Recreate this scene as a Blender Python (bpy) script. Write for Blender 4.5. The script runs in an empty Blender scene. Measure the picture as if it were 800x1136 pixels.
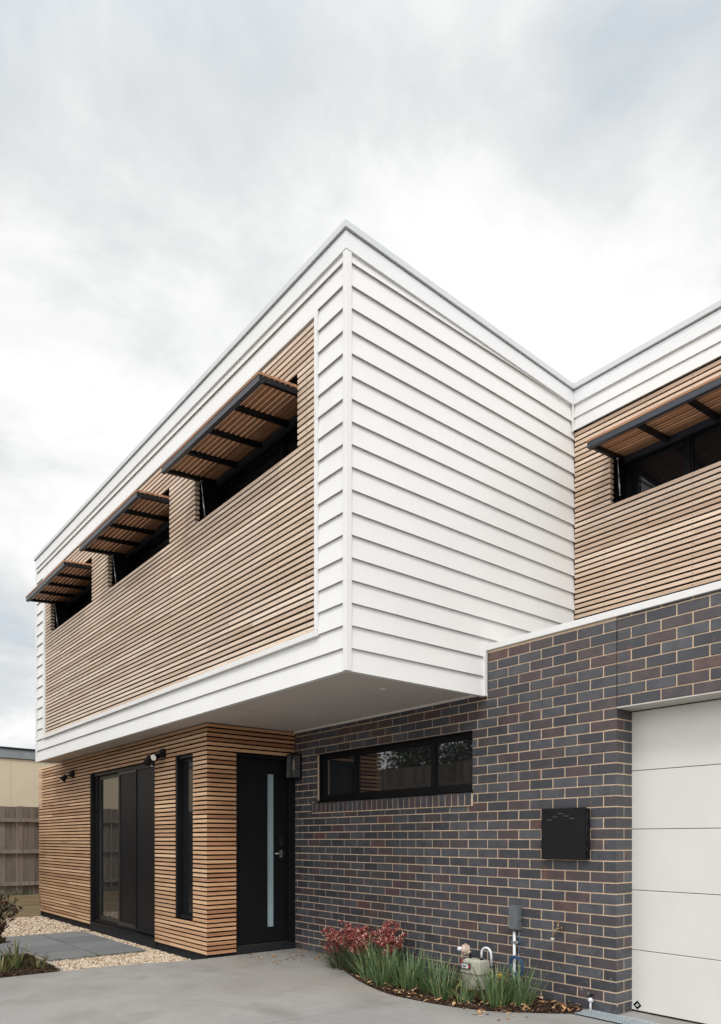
import bpy, bmesh, math, random
from mathutils import Vector, Matrix
R = random.Random(11)
scene = bpy.context.scene
C = scene.collection
rad = math.radians

# ------------------------------------------------------------------ materials
def new_mat(name):
    m = bpy.data.materials.new(name); m.use_nodes = True
    nt = m.node_tree; b = nt.nodes['Principled BSDF']
    return m, nt, b
def nd(nt, t, **kw):
    n = nt.nodes.new(t)
    for k, v in kw.items():
        if k in n.inputs: n.inputs[k].default_value = v
        else: setattr(n, k, v)
    return n
def ramp(nt, stops, src=None, interp='LINEAR'):
    n = nt.nodes.new('ShaderNodeValToRGB'); cr = n.color_ramp; cr.interpolation = interp
    while len(cr.elements) > 1: cr.elements.remove(cr.elements[-1])
    cr.elements[0].position = stops[0][0]; cr.elements[0].color = (*stops[0][1], 1)
    for p, c in stops[1:]:
        e = cr.elements.new(p); e.color = (*c, 1)
    if src is not None: nt.links.new(src, n.inputs[0])
    return n
def pos(nt, scale=(1, 1, 1)):
    g = nt.nodes.new('ShaderNodeNewGeometry'); mp = nt.nodes.new('ShaderNodeMapping')
    mp.inputs['Scale'].default_value = scale
    nt.links.new(g.outputs['Position'], mp.inputs['Vector']); return mp.outputs[0]
def noise(nt, vec, scale=5, detail=4, rough=.5, dist=0):
    n = nd(nt, 'ShaderNodeTexNoise'); n.inputs['Scale'].default_value = scale
    n.inputs['Detail'].default_value = detail; n.inputs['Roughness'].default_value = rough
    n.inputs['Distortion'].default_value = dist
    nt.links.new(vec, n.inputs['Vector']); return n.outputs['Fac']
def mixc(nt, fac, a, b, mode='MIX'):
    n = nt.nodes.new('ShaderNodeMix'); n.data_type = 'RGBA'; n.blend_type = mode
    for inp, v in ((0, fac), (6, a), (7, b)):
        if isinstance(v, (int, float)): n.inputs[inp].default_value = v
        elif isinstance(v, tuple): n.inputs[inp].default_value = (*v, 1)
        else: nt.links.new(v, n.inputs[inp])
    return n.outputs[2]
def attr(nt, name='var'):
    a = nt.nodes.new('ShaderNodeAttribute'); a.attribute_name = name; return a.outputs['Fac']
def bump(nt, b, h, strength=.3, dist=.01):
    n = nt.nodes.new('ShaderNodeBump'); n.inputs['Strength'].default_value = strength
    n.inputs['Distance'].default_value = dist
    nt.links.new(h, n.inputs['Height']); nt.links.new(n.outputs[0], b.inputs['Normal'])
def mathn(nt, op, a, b=None):
    n = nt.nodes.new('ShaderNodeMath'); n.operation = op
    for i, v in enumerate((a, b)):
        if v is None: continue
        if isinstance(v, (int, float)): n.inputs[i].default_value = v
        else: nt.links.new(v, n.inputs[i])
    return n.outputs[0]
def maprange(nt, v, a, b, c=0, d=1):
    n = nt.nodes.new('ShaderNodeMapRange'); nt.links.new(v, n.inputs[0])
    for i, x in enumerate((a, b, c, d)): n.inputs[i + 1].default_value = x
    return n.outputs[0]

def flat(name, col, rough=.5, metal=0, nscale=12, amt=.12, spec=.5, bmp=0):
    m, nt, b = new_mat(name)
    v = noise(nt, pos(nt), nscale, 5, .6)
    lo = tuple(c * (1 - amt) for c in col); hi = tuple(min(1, c * (1 + amt)) for c in col)
    r = ramp(nt, [(.3, lo), (.7, hi)], v); nt.links.new(r.outputs[0], b.inputs['Base Color'])
    b.inputs['Roughness'].default_value = rough; b.inputs['Metallic'].default_value = metal
    b.inputs['Specular IOR Level'].default_value = spec
    if bmp: bump(nt, b, noise(nt, pos(nt), nscale * 12, 3), bmp, .004)
    return m

def white_board():
    m, nt, b = new_mat('white_paint')
    v = noise(nt, pos(nt, (1, 1, 1)), 1.3, 5, .6)
    r = ramp(nt, [(.3, (.675, .675, .665)), (.7, (.71, .71, .70))], v)
    streak = noise(nt, pos(nt, (9, 9, .8)), 2.2, 4, .6)
    f = maprange(nt, streak, .54, .8, 0, .34)
    c = mixc(nt, f, r.outputs[0], (.66, .63, .58))
    fine = noise(nt, pos(nt), 190, 3, .6)
    c = mixc(nt, maprange(nt, fine, .3, .7, 0, .05), c, (.60, .58, .54))
    nt.links.new(c, b.inputs['Base Color']); b.inputs['Roughness'].default_value = .42
    bump(nt, b, noise(nt, pos(nt), 60, 4), .08, .002)
    return m

def wood(name, axis, ramp_cols, grey=None, gamt=0.0):
    m, nt, b = new_mat(name)
    sc = (70, 1.6, 70) if axis == 'y' else (1.6, 70, 70)
    p = pos(nt, sc); v = attr(nt)
    cmb = nt.nodes.new('ShaderNodeVectorMath'); cmb.operation = 'ADD'; nt.links.new(p, cmb.inputs[0])
    vs = mathn(nt, 'MULTIPLY', v, 37.0); cx = nt.nodes.new('ShaderNodeCombineXYZ')
    for i in range(3): nt.links.new(vs, cx.inputs[i])
    nt.links.new(cx.outputs[0], cmb.inputs[1])
    g = noise(nt, cmb.outputs[0], 1.1, 5, .62, .5)
    base = ramp(nt, ramp_cols, v).outputs[0]
    c = mixc(nt, maprange(nt, g, .42, .72, 0, .5), base, tuple(x * .50 for x in ramp_cols[0][1]))
    c = mixc(nt, maprange(nt, g, .25, .5, .35, 0), c, tuple(min(1, x * 1.25) for x in ramp_cols[-1][1]))
    sp = (14, 1.3, 30) if axis == 'y' else (1.3, 14, 30)
    kn = noise(nt, pos(nt, sp), 1.6, 2, .5)
    c = mixc(nt, maprange(nt, kn, .70, .78, 0, .55), c, tuple(x * .35 for x in ramp_cols[0][1]))
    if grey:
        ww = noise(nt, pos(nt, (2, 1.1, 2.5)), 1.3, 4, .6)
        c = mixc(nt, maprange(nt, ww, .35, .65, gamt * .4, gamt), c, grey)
    nt.links.new(c, b.inputs['Base Color']); b.inputs['Roughness'].default_value = .62
    b.inputs['Specular IOR Level'].default_value = .35
    bump(nt, b, g, .25, .003)
    return m

def brick_mat():
    m, nt, b = new_mat('dark_clay_brick'); v = attr(nt)
    base = ramp(nt, [(0, (.022, .024, .031)), (.2, (.040, .043, .053)), (.38, (.074, .078, .090)), (.52, (.052, .054, .064)), (.60, (.040, .033, .037)),
                     (.76, (.066, .046, .049)), (.90, (.072, .038, .038)), (1, (.110, .050, .038))], v).outputs[0]
    sp = noise(nt, pos(nt), 210, 3, .7)
    c = mixc(nt, maprange(nt, sp, .38, .70, 0, .42), base, (.15, .145, .150))
    bl = noise(nt, pos(nt), 9, 4, .6)
    c = mixc(nt, maprange(nt, bl, .38, .66, 0, .5), c, (.026, .027, .034))
    fl = noise(nt, pos(nt, (9, 9, 4)), 1.6, 2, .4)
    c = mixc(nt, maprange(nt, fl, .70, .74, 0, .55), c, (.16, .065, .05))
    mo = noise(nt, pos(nt), 34, 2, .5)   # dabs of dried mortar
    gz = nt.nodes.new('ShaderNodeNewGeometry'); sx = nt.nodes.new('ShaderNodeSeparateXYZ'); nt.links.new(gz.outputs['Position'], sx.inputs[0])
    low = maprange(nt, sx.outputs[2], .0, .75, 1, 0)
    c = mixc(nt, mathn(nt, 'MULTIPLY', maprange(nt, mo, .66, .74, 0, .6), low), c, (.42, .38, .33))
    nt.links.new(c, b.inputs['Base Color']); b.inputs['Roughness'].default_value = .42
    b.inputs['Specular IOR Level'].default_value = .5
    bump(nt, b, sp, .35, .003)
    return m

def mortar_mat():
    m, nt, b = new_mat('cream_mortar')
    v = noise(nt, pos(nt), 60, 4, .6)
    c = ramp(nt, [(.3, (.54, .395, .27)), (.7, (.72, .555, .40))], v).outputs[0]
    nt.links.new(c, b.inputs['Base Color']); b.inputs['Roughness'].default_value = .9
    bump(nt, b, v, .4, .004); return m

def concrete_mat():
    m, nt, b = new_mat('driveway_concrete')
    v = noise(nt, pos(nt), .9, 6, .62, .4)
    c = ramp(nt, [(.25, (.235, .229, .219)), (.5, (.305, .298, .286)), (.75, (.38, .372, .356))], v).outputs[0]
    s = noise(nt, pos(nt, (1.3, 1, 1)), 1.4, 5, .6, .25)
    c = mixc(nt, maprange(nt, s, .50, .68, 0, .6), c, (.175, .163, .146))
    w = noise(nt, pos(nt, (1, .5, 1)), .55, 3, .5, .3)
    c = mixc(nt, maprange(nt, w, .50, .70, 0, .5), c, (.36, .305, .25))
    f = noise(nt, pos(nt), 130, 4, .7)
    c = mixc(nt, maprange(nt, f, .3, .7, 0, .55), c, (.18, .175, .165))
    g2 = noise(nt, pos(nt), 7, 5, .7)
    c = mixc(nt, maprange(nt, g2, .56, .70, 0, .35), c, (.20, .185, .165))
    d = noise(nt, pos(nt), 22, 2, .5)
    c = mixc(nt, maprange(nt, d, .75, .77, 0, .6), c, (.62, .60, .56))
    nt.links.new(c, b.inputs['Base Color']); b.inputs['Roughness'].default_value = .72
    bump(nt, b, f, .25, .004); return m

def var_mat(name, cols, rough=.8, spec=.3, nsc=40, bmp=.2, trans=0):
    m, nt, b = new_mat(name); v = attr(nt)
    c = ramp(nt, cols, v).outputs[0]
    n = noise(nt, pos(nt), nsc, 4, .6)
    c = mixc(nt, maprange(nt, n, .35, .7, 0, .3), c, tuple(x * .6 for x in cols[0][1]))
    nt.links.new(c, b.inputs['Base Color']); b.inputs['Roughness'].default_value = rough
    b.inputs['Specular IOR Level'].default_value = spec
    if bmp: bump(nt, b, n, bmp, .003)
    return m

def glass_mat(name='dark_glass', col=(.009, .010, .012), spec=.5, tint=None):
    m, nt, b = new_mat(name)
    v = noise(nt, pos(nt), 1.2, 2)
    c = ramp(nt, [(.3, col), (.7, tuple(x * 1.3 for x in col))], v).outputs[0]
    nt.links.new(c, b.inputs['Base Color']); b.inputs['Roughness'].default_value = .02
    b.inputs['IOR'].default_value = 1.52; b.inputs['Specular IOR Level'].default_value = spec
    bump(nt, b, noise(nt, pos(nt), 2.0, 1), .02, .003)
    return m

M = {}
M['white'] = white_board()
M['cap'] = flat('grey_white_flashing', (.54, .56, .575), .38, 0, 3, .04)
M['fascia'] = flat('light_grey_fascia', (.70, .71, .72), .45, 0, 2, .03)
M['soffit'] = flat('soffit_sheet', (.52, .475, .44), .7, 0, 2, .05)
M['bead'] = flat('soffit_bead', (.72, .70, .67), .6, 0, 6, .04)
M['wood_up'] = wood('weathered_timber', 'y', [(0, (.43, .285, .19)), (.5, (.59, .44, .325)), (1, (.75, .61, .48))], (.66, .57, .48), .35)
M['wood_wing'] = wood('warm_weathered_timber', 'y', [(0, (.43, .28, .185)), (.5, (.60, .435, .32)), (1, (.76, .60, .47))], (.68, .55, .44), .3)
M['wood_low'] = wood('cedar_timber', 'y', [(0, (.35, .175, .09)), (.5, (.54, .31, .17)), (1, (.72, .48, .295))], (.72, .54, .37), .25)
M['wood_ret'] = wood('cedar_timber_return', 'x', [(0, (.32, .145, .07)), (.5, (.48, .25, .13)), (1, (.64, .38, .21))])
M['wood_awn'] = wood('awning_timber', 'y', [(0, (.25, .11, .052)), (.5, (.36, .18, .092)), (1, (.46, .25, .135))])
M['black'] = flat('black_backing', (.005, .005, .005), .9, 0, 8, .2, .05)
M['frame'] = flat('black_powdercoat', (.0065, .007, .0085), .45, 0, 14, .15, .22)
M['bframe'] = flat('bronze_powdercoat', (.030, .029, .025), .40, 0, 14, .15, .3)
M['steel'] = flat('charcoal_steel', (.026, .031, .042), .40, 0, 10, .15, .5)
M['mesh'] = flat('black_security_mesh', (.0085, .0085, .010), .5, 0, 60, .25, .2)
M['plinth'] = flat('black_plinth', (.012, .013, .016), .75, 0, 10, .3, .3, .3)
M['glass'] = glass_mat()
M['glass_refl'] = glass_mat('reflective_glass', (.012, .014, .016), .5)
M['glass_refl'].node_tree.nodes['Principled BSDF'].inputs['IOR'].default_value = 2.5
M['lintel'] = flat('painted_lintel', (.50, .48, .44), .6, 0, 8, .05, .3)
M['frost'] = flat('frosted_glass', (.30, .40, .42), .32, 0, 2, .05)
M['brick'] = brick_mat(); M['mortar'] = mortar_mat(); M['concrete'] = concrete_mat()
M['garage'] = flat('garage_door_paint', (.61, .605, .57), .5, 0, 2.5, .025, .4, .06)
M['chrome'] = flat('satin_metal', (.45, .45, .46), .3, .9, 20, .1)
M['galv'] = flat('galvanised_steel', (.46, .52, .55), .45, .25, 60, .25)
M['pvc'] = flat('pale_conduit', (.62, .64, .66), .4, 0, 12, .06)
M['ebox'] = flat('grey_plastic', (.105, .115, .12), .5, 0, 15, .1)
M['bluecable'] = flat('blue_cable', (.02, .07, .17), .4, 0, 20, .1)
M['brass'] = flat('tarnished_brass', (.20, .15, .10), .45, .6, 60, .3)
M['meterbox'] = flat('black_meter_box', (.0060, .0060, .0072), .5, 0, 10, .15, .25)
M['emboss'] = flat('worn_black_edge', (.05, .05, .053), .35, 0, 10, .15)
M['gasbody'] = flat('grey_beige_meter', (.40, .39, .32), .45, 0, 20, .12)
M['regul'] = flat('pink_beige_regulator', (.50, .39, .32), .5, 0, 40, .15)
M['black'].node_tree.nodes['Principled BSDF'].inputs['Specular IOR Level'].default_value = .05
M['label'] = flat('white_label', (.72, .74, .76), .4, 0, 10, .04)
M['red'] = flat('red_tag', (.45, .02, .03), .4, 0, 10, .1)
M['yellow'] = flat('yellow_fitting', (.60, .33, .03), .45, 0, 30, .15)
M['lamp'] = flat('lamp_lens', (.78, .76, .70), .25, 0, 10, .05)
M['amber'] = flat('lantern_bulb', (.62, .48, .30), .25, 0, 10, .05)
M['cream'] = flat('cream_render', (.62, .52, .38), .85, 0, 1.5, .05, .2, .1)
M['greytrim'] = flat('grey_fascia', (.24, .26, .27), .6, 0, 6, .12)
M['fence'] = None
def fence_mat():
    m, nt, b = new_mat('weathered_paling'); v = attr(nt)
    c = ramp(nt, [(0, (.125, .10, .078)), (.5, (.19, .16, .13)), (1, (.28, .245, .205))], v).outputs[0]
    g = noise(nt, pos(nt, (40, 40, 1.6)), 1.4, 5, .65, .8)
    c = mixc(nt, maprange(nt, g, .4, .68, 0, .6), c, (.055, .045, .036))
    k = noise(nt, pos(nt, (7, 7, 3)), 1.3, 3, .5)
    c = mixc(nt, maprange(nt, k, .60, .75, 0, .6), c, (.06, .05, .042))
    nt.links.new(c, b.inputs['Base Color']); b.inputs['Roughness'].default_value = .85
    bump(nt, b, g, .4, .004); return m
M['fence'] = fence_mat()
M['sleeper'] = wood('treated_sleeper', 'x', [(0, (.20, .155, .085)), (.5, (.245, .195, .115)), (1, (.30, .24, .15))])
M['paver'] = var_mat('bluestone_paver', [(0, (.155, .16, .163)), (.5, (.175, .18, .183)), (1, (.20, .205, .208))], .8, .3, 30, .2)
M['pebble'] = var_mat('cream_pebble', [(0, (.22, .14, .08)), (.25, (.42, .30, .19)), (.55, (.64, .53, .39)), (1, (.84, .78, .68))], .75, .3, 90, .2)
M['pebble_base'] = flat('gravel_bed', (.40, .32, .22), .95, 0, 60, .35)
M['soil'] = flat('ground_soil', (.13, .11, .08), .95, 0, 9, .3)
M['mulch'] = var_mat('bark_mulch', [(0, (.022, .014, .010)), (.5, (.055, .032, .021)), (.85, (.10, .06, .038)), (1, (.19, .12, .07))], .9, .2, 90, .3)
M['mulch_base'] = flat('mulch_base', (.045, .030, .020), .95, 0, 80, .4)
M['deadleaf'] = var_mat('dry_leaf', [(0, (.24, .11, .05)), (.5, (.42, .24, .12)), (1, (.60, .42, .25))], .7, .3, 60, .2)
def leaf_mat(name, cols):
    m = var_mat(name, cols, .5, .45, 25, .1)
    nt = m.node_tree; b = nt.nodes['Principled BSDF']
    b.inputs['Subsurface Weight'].default_value = 0
    return m
M['blade'] = leaf_mat('strappy_leaf', [(0, (.045, .085, .028)), (.45, (.085, .145, .055)), (.85, (.15, .22, .095)), (1, (.38, .33, .13))])
M['bladedk'] = leaf_mat('dark_strappy_leaf', [(0, (.022, .045, .018)), (.6, (.05, .085, .035)), (1, (.14, .10, .045))])
M['paw'] = leaf_mat('crimson_flower', [(0, (.12, .012, .014)), (.5, (.25, .028, .030)), (.82, (.40, .085, .070)), (1, (.66, .42, .32))])
M['stalk'] = leaf_mat('crimson_stalk', [(0, (.12, .02, .02)), (1, (.22, .05, .03))])
M['shrubleaf'] = leaf_mat('bronze_leaf', [(0, (.06, .014, .018)), (.4, (.14, .035, .038)), (.65, (.055, .065, .028)), (1, (.12, .14, .05))])
M['twig'] = flat('brown_twig', (.09, .055, .035), .8, 0, 40, .3)
M['flax'] = leaf_mat('olive_flax_leaf', [(0, (.035, .055, .02)), (.6, (.09, .11, .035)), (1, (.24, .20, .08))])
M['weed'] = leaf_mat('weed_leaf', [(0, (.05, .09, .02)), (1, (.12, .18, .05))])
M['edging'] = flat('timber_edging', (.38, .33, .27), .85, 0, 30, .25)
M['roof'] = flat('roof_sheet', (.45, .46, .46), .5, 0, 2, .05)
M['dark_in'] = flat('recess_black', (.006, .006, .007), .8, 0, 8, .2, .2)
M['screwm'] = flat('screw_head', (.10, .08, .06), .5, .3, 10, .1)

# ------------------------------------------------------------------ mesh builder
class MB:
    def __init__(s): s.v = []; s.f = []; s.var = []; s.mi = []; s.sm = []
    def face(s, idx, var=0., mi=0, sm=False): s.f.append(tuple(idx)); s.var.append(var); s.mi.append(mi); s.sm.append(sm)
    def hexa(s, p, var=0., mi=0):
        n = len(s.v); s.v += [tuple(q) for q in p]
        for q in ((0, 3, 2, 1), (4, 5, 6, 7), (0, 1, 5, 4), (1, 2, 6, 5), (2, 3, 7, 6), (3, 0, 4, 7)):
            s.face([n + i for i in q], var, mi)
    def box(s, x0, x1, y0, y1, z0, z1, var=0., mi=0):
        if x0 > x1: x0, x1 = x1, x0
        if y0 > y1: y0, y1 = y1, y0
        if z0 > z1: z0, z1 = z1, z0
        s.hexa([(x0, y0, z0), (x1, y0, z0), (x1, y1, z0), (x0, y1, z0), (x0, y0, z1), (x1, y0, z1), (x1, y1, z1), (x0, y1, z1)], var, mi)
    def poly(s, pts, var=0., mi=0):
        n = len(s.v); s.v += [tuple(q) for q in pts]; s.face(range(n, n + len(pts)), var, mi)
    def prism(s, pts, z0, z1, var=0., mi=0):      # counter-clockwise plan outline
        n = len(s.v); k = len(pts)
        s.v += [(x, y, z0) for x, y in pts] + [(x, y, z1) for x, y in pts]
        s.face([n + i for i in range(k)][::-1], var, mi); s.face([n + k + i for i in range(k)], var, mi)
        for i in range(k):
            j = (i + 1) % k; s.face([n + i, n + j, n + k + j, n + k + i], var, mi)
    def tube(s, pts, r, seg=8, var=0., mi=0, cap=True):
        pts = [Vector(p) for p in pts]; n0 = len(s.v); K = len(pts)
        rr = r if isinstance(r, (list, tuple)) else [r] * K
        up = None
        for i, p in enumerate(pts):
            t = (pts[min(i + 1, K - 1)] - pts[max(i - 1, 0)]).normalized()
            if up is None:
                up = Vector((0, 0, 1)) if abs(t.z) < .9 else Vector((1, 0, 0))
            u = (up - t * up.dot(t)).normalized(); w = t.cross(u); up = u
            for k in range(seg):
                a = 2 * math.pi * k / seg; s.v.append(tuple(p + (u * math.cos(a) + w * math.sin(a)) * rr[i]))
        for i in range(K - 1):
            for k in range(seg):
                a = n0 + i * seg + k; b = n0 + i * seg + (k + 1) % seg
                s.face([a, b, b + seg, a + seg], var, mi, True)
        if cap:
            s.face([n0 + k for k in range(seg)][::-1], var, mi); s.face([n0 + (K - 1) * seg + k for k in range(seg)], var, mi)
    def build(s, name, mats, parent=None, bevel=0):
        me = bpy.data.meshes.new(name); me.from_pydata(s.v, [], s.f)
        for m in (mats if isinstance(mats, (list, tuple)) else [mats]): me.materials.append(m)
        me.polygons.foreach_set('material_index', s.mi)
        me.polygons.foreach_set('use_smooth', s.sm)
        a = me.attributes.new('var', 'FLOAT', 'FACE'); a.data.foreach_set('value', s.var)
        me.update(); o = bpy.data.objects.new(name, me); C.objects.link(o)
        if parent: o.parent = parent
        if bevel:
            b = o.modifiers.new('bevel', 'BEVEL'); b.width = bevel; b.segments = 2; b.limit_method = 'ANGLE'; b.angle_limit = rad(50)
        return o
def W(w, a, d, z):        # wall frame: along, depth inward, height
    return (w[1] + d, a, z) if w[0] == 'x' else (a, w[1] + d, z)
def wbox(mb, w, a0, a1, d0, d1, z0, z1, var=0., mi=0):
    p, q = W(w, a0, d0, z0), W(w, a1, d1, z1); mb.box(p[0], q[0], p[1], q[1], p[2], q[2], var, mi)
def recalc(o):
    bm = bmesh.new(); bm.from_mesh(o.data); bmesh.ops.recalc_face_normals(bm, faces=bm.faces); bm.to_mesh(o.data); bm.free(); return o
def tag(o, label=None, cat=None, group=None, kind=None):
    if label: o['label'] = label
    if cat: o['category'] = cat
    if group: o['group'] = group
    if kind: o['kind'] = kind
    return o
def empty(name, loc, label=None, cat=None, group=None):
    o = bpy.data.objects.new(name, None); C.objects.link(o); o.location = loc; o.empty_display_size = .1
    return tag(o, label, cat, group)
def keep(o, parent):      # parent while the mesh is in world coordinates
    o.parent = parent; o.matrix_parent_inverse = Matrix.Translation(-Vector(parent.location)); return o
class Kit:                # builds parts in world coordinates under an Empty
    def __init__(s, root): s.root = root
    def part(s, name, mb, mat, parent=None, bevel=0):
        o = mb.build(name, mat, None, bevel)
        if parent is None: keep(o, s.root)
        else: o.parent = parent
        return o

def cells(a0, a1, z0, z1, holes):
    A = sorted({a0, a1, *[h[0] for h in holes], *[h[1] for h in holes]}); Z = sorted({z0, z1, *[h[2] for h in holes], *[h[3] for h in holes]})
    A = [x for x in A if a0 <= x <= a1]; Z = [x for x in Z if z0 <= x <= z1]
    for i in range(len(A) - 1):
        for j in range(len(Z) - 1):
            ca, cz = (A[i] + A[i + 1]) / 2, (Z[j] + Z[j + 1]) / 2
            if not any(h[0] < ca < h[1] and h[2] < cz < h[3] for h in holes): yield A[i], A[i + 1], Z[j], Z[j + 1]

def slat_wall(w, a0, a1, z0, n, pitch, hgt=.038, t=.019, holes=(), m0=0, m1=0, studs=.45, tone=(0, 1)):
    mb = MB()
    for k in range(n):
        zb = z0 + k * pitch; zt = zb + hgt; zc = (zb + zt) / 2
        # butt joints shared at studs
        joints = []; x = a0 + R.uniform(.6, 4.0)
        while x < a1 - .5:
            joints.append(a0 + round((x - a0) / studs) * studs + .11); x += R.uniform(2.0, 5.0)
        hs = sorted([h for h in holes if h[2] - .005 < zc < h[3] + .005])
        spans = []; cur = a0
        for h in hs: spans.append((cur, h[0])); cur = h[1]
        spans.append((cur, a1))
        for (s0, s1) in spans:
            if s1 - s0 < .01: continue
            js = [s0] + [j for j in joints if s0 + .2 < j < s1 - .2] + [s1]
            for i in range(len(js) - 1):
                p, q = js[i], js[i + 1]
                v = tone[0] + (tone[1] - tone[0]) * min(1, max(0, R.gauss(.5, .29)))
                pe, qe = p + (.0007 if i else 0), q - (.0007 if i < len(js) - 2 else 0)
                dp = m0 * t if abs(p - a0) < 1e-6 else 0; dq = m1 * t if abs(q - a1) < 1e-6 else 0
                jz = R.uniform(-.0009, .0009); jd = R.uniform(-.0008, .0008)
                P = [W(w, pe, jd, zb + jz), W(w, qe, jd, zb + jz), W(w, qe + dq, t, zb + jz), W(w, pe + dp, t, zb + jz)]
                P += [(a, b, c + hgt) for a, b, c in P]
                if w[0] == 'x': P = [P[i] for i in (3, 2, 1, 0, 7, 6, 5, 4)]
                mb.hexa(P, v)
            for h in hs:      # short return piece lining the opening
                if abs(s1 - h[0]) < 1e-6: wbox(mb, w, s1 - .026, s1, t + .001, t + .055, zb + .001, zt - .001, R.uniform(0, .5))
                if abs(s0 - h[1]) < 1e-6: wbox(mb, w, s0, s0 + .026, t + .001, t + .055, zb + .001, zt - .001, R.uniform(0, .5))
            x = a0 + .13
            while x < s1 - .03:
                if x > s0 + .03: wbox(mb, w, x - .0035, x + .0035, -.0012, .002, zc - .0035, zc + .0035, 0, 1)
                x += studs
    return mb
def weatherboards(w, a0, a1, grooves, top, d_lip=0.0, lip=.0195, cont=False, solid=False):
    """lapped boards: grooves = heights of the bottom lips"""
    mb = MB(); gs = list(grooves) + [top]
    def hx(d0a, d1a, za, d0b, d1b, zb, v):
        P = [W(w, a0, d0a, za), W(w, a1, d0a, za), W(w, a1, d1a, za), W(w, a0, d1a, za), W(w, a0, d0b, zb), W(w, a1, d0b, zb), W(w, a1, d1b, zb), W(w, a0, d1b, zb)]
        if w[0] == 'x': P = [P[i] for i in (3, 2, 1, 0, 7, 6, 5, 4)]
        mb.hexa(P, v)
    for i in range(len(gs) - 1):
        z0, z1 = gs[i], gs[i + 1]
        if z1 - z0 < .004: continue
        slope = lip / .178; v = R.random(); fd = lambda z: d_lip + slope * (z - z0)
        ext = .013 if i < len(gs) - 2 or cont else 0
        if i == 0 and solid: hx(fd(z0), .05, z0, fd(z1 + ext), .05, z1 + ext, v); continue
        zc = z0 + .017
        hx(fd(z0), d_lip + .0060, z0, fd(zc), d_lip + .0060, zc, v)
        if z1 + ext > zc + .002: hx(fd(zc), .05, zc, fd(z1 + ext), .05, z1 + ext, v)
    return mb

# ------------------------------------------------------------------ key dimensions
H = 1.376
XU, YU, YE = 3.457, 4.429, 13.03
XB, YG = 5.104, 3.107
XW, YW = 3.872, 7.576
XR = 6.48
ZB, ZC, ZT = 2.695, 6.128, 6.180
PI = math.pi

house = empty('townhouse', (XB, YW, 0), 'modern two storey townhouse of white weatherboard, slatted timber and dark brick', 'house')
K = Kit(house)
WU = ('x', XU); WR = ('y', YU)
gro = [2.879 + .178 * k for k in range(18)]

# ---- upper box, left facade
strip = weatherboards(WU, YU + .030, 4.81, [g for g in gro if 3.0 < g < 5.7], 5.727, cont=True)
K.part('weatherboard_strip', strip, M['white'])
K.part('weatherboard_strip', weatherboards(WU, 12.60, YE - .045, [g for g in gro if 3.0 < g < 5.7], 5.727, cont=True), M['white'])
K.part('lower_weatherboards', weatherboards(WU, YU + .030, YE - .045, [ZB, 2.879], 3.057, cont=True, solid=True), M['white'])
K.part('upper_weatherboards', weatherboards(WU, YU + .030, YE - .045, [5.7268, 5.907], 5.985), M['white'])
# trims round the timber panel
t = MB(); wbox(t, WU, 4.812, 4.846, -.012, .06, 3.0965, 5.690)
K.part('panel_trim', t, M['white'], bevel=.002)
t = MB(); wbox(t, WU, 12.502, 12.598, -.012, .06, 3.0965, 5.690)
K.part('panel_trim', t, M['white'], bevel=.002)
t = MB(); wbox(t, WU, 4.812, 12.598, -.016, .06, 3.0445, 3.094); K.part('panel_sill', t, M['white'], bevel=.002)
t = MB(); wbox(t, WU, 4.812, 12.598, -.003, .06, 5.692, 5.725); K.part('panel_head_trim', t, M['white'], bevel=.002)
# timber panel with three openings
ops = [(5.113, 7.049), (7.69, 9.625), (10.262, 12.198)]
oz0, oz1 = 3.100 + .0526 * 30 + .8 * .0526 + .078, 5.362
pitch_u = .0526
z_first = 3.106
zo0 = z_first + pitch_u * 30 + .041 + .002
zo0 = z_first + pitch_u * 30 + .0325 + .001   # top of slat 30 = 4.726
zo1 = z_first + pitch_u * 43 - .002
holes_u = [(a, b, zo0, zo1) for a, b in ops]
sw = slat_wall(('x', XU + .006), 4.850, 12.498, z_first, 49, pitch_u, .0325, .013, holes_u)
K.part('timber_screen', sw, [M['wood_up'], M['screwm']])
bk = MB()
for c in cells(4.846, 12.502, 3.0965, 5.690, [(a, b, zo0, zo1) for a, b in ops]): wbox(bk, WU, c[0], c[1], .060, .09, c[2], c[3])
K.part('wall_backing', bk, M['black'])

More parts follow.
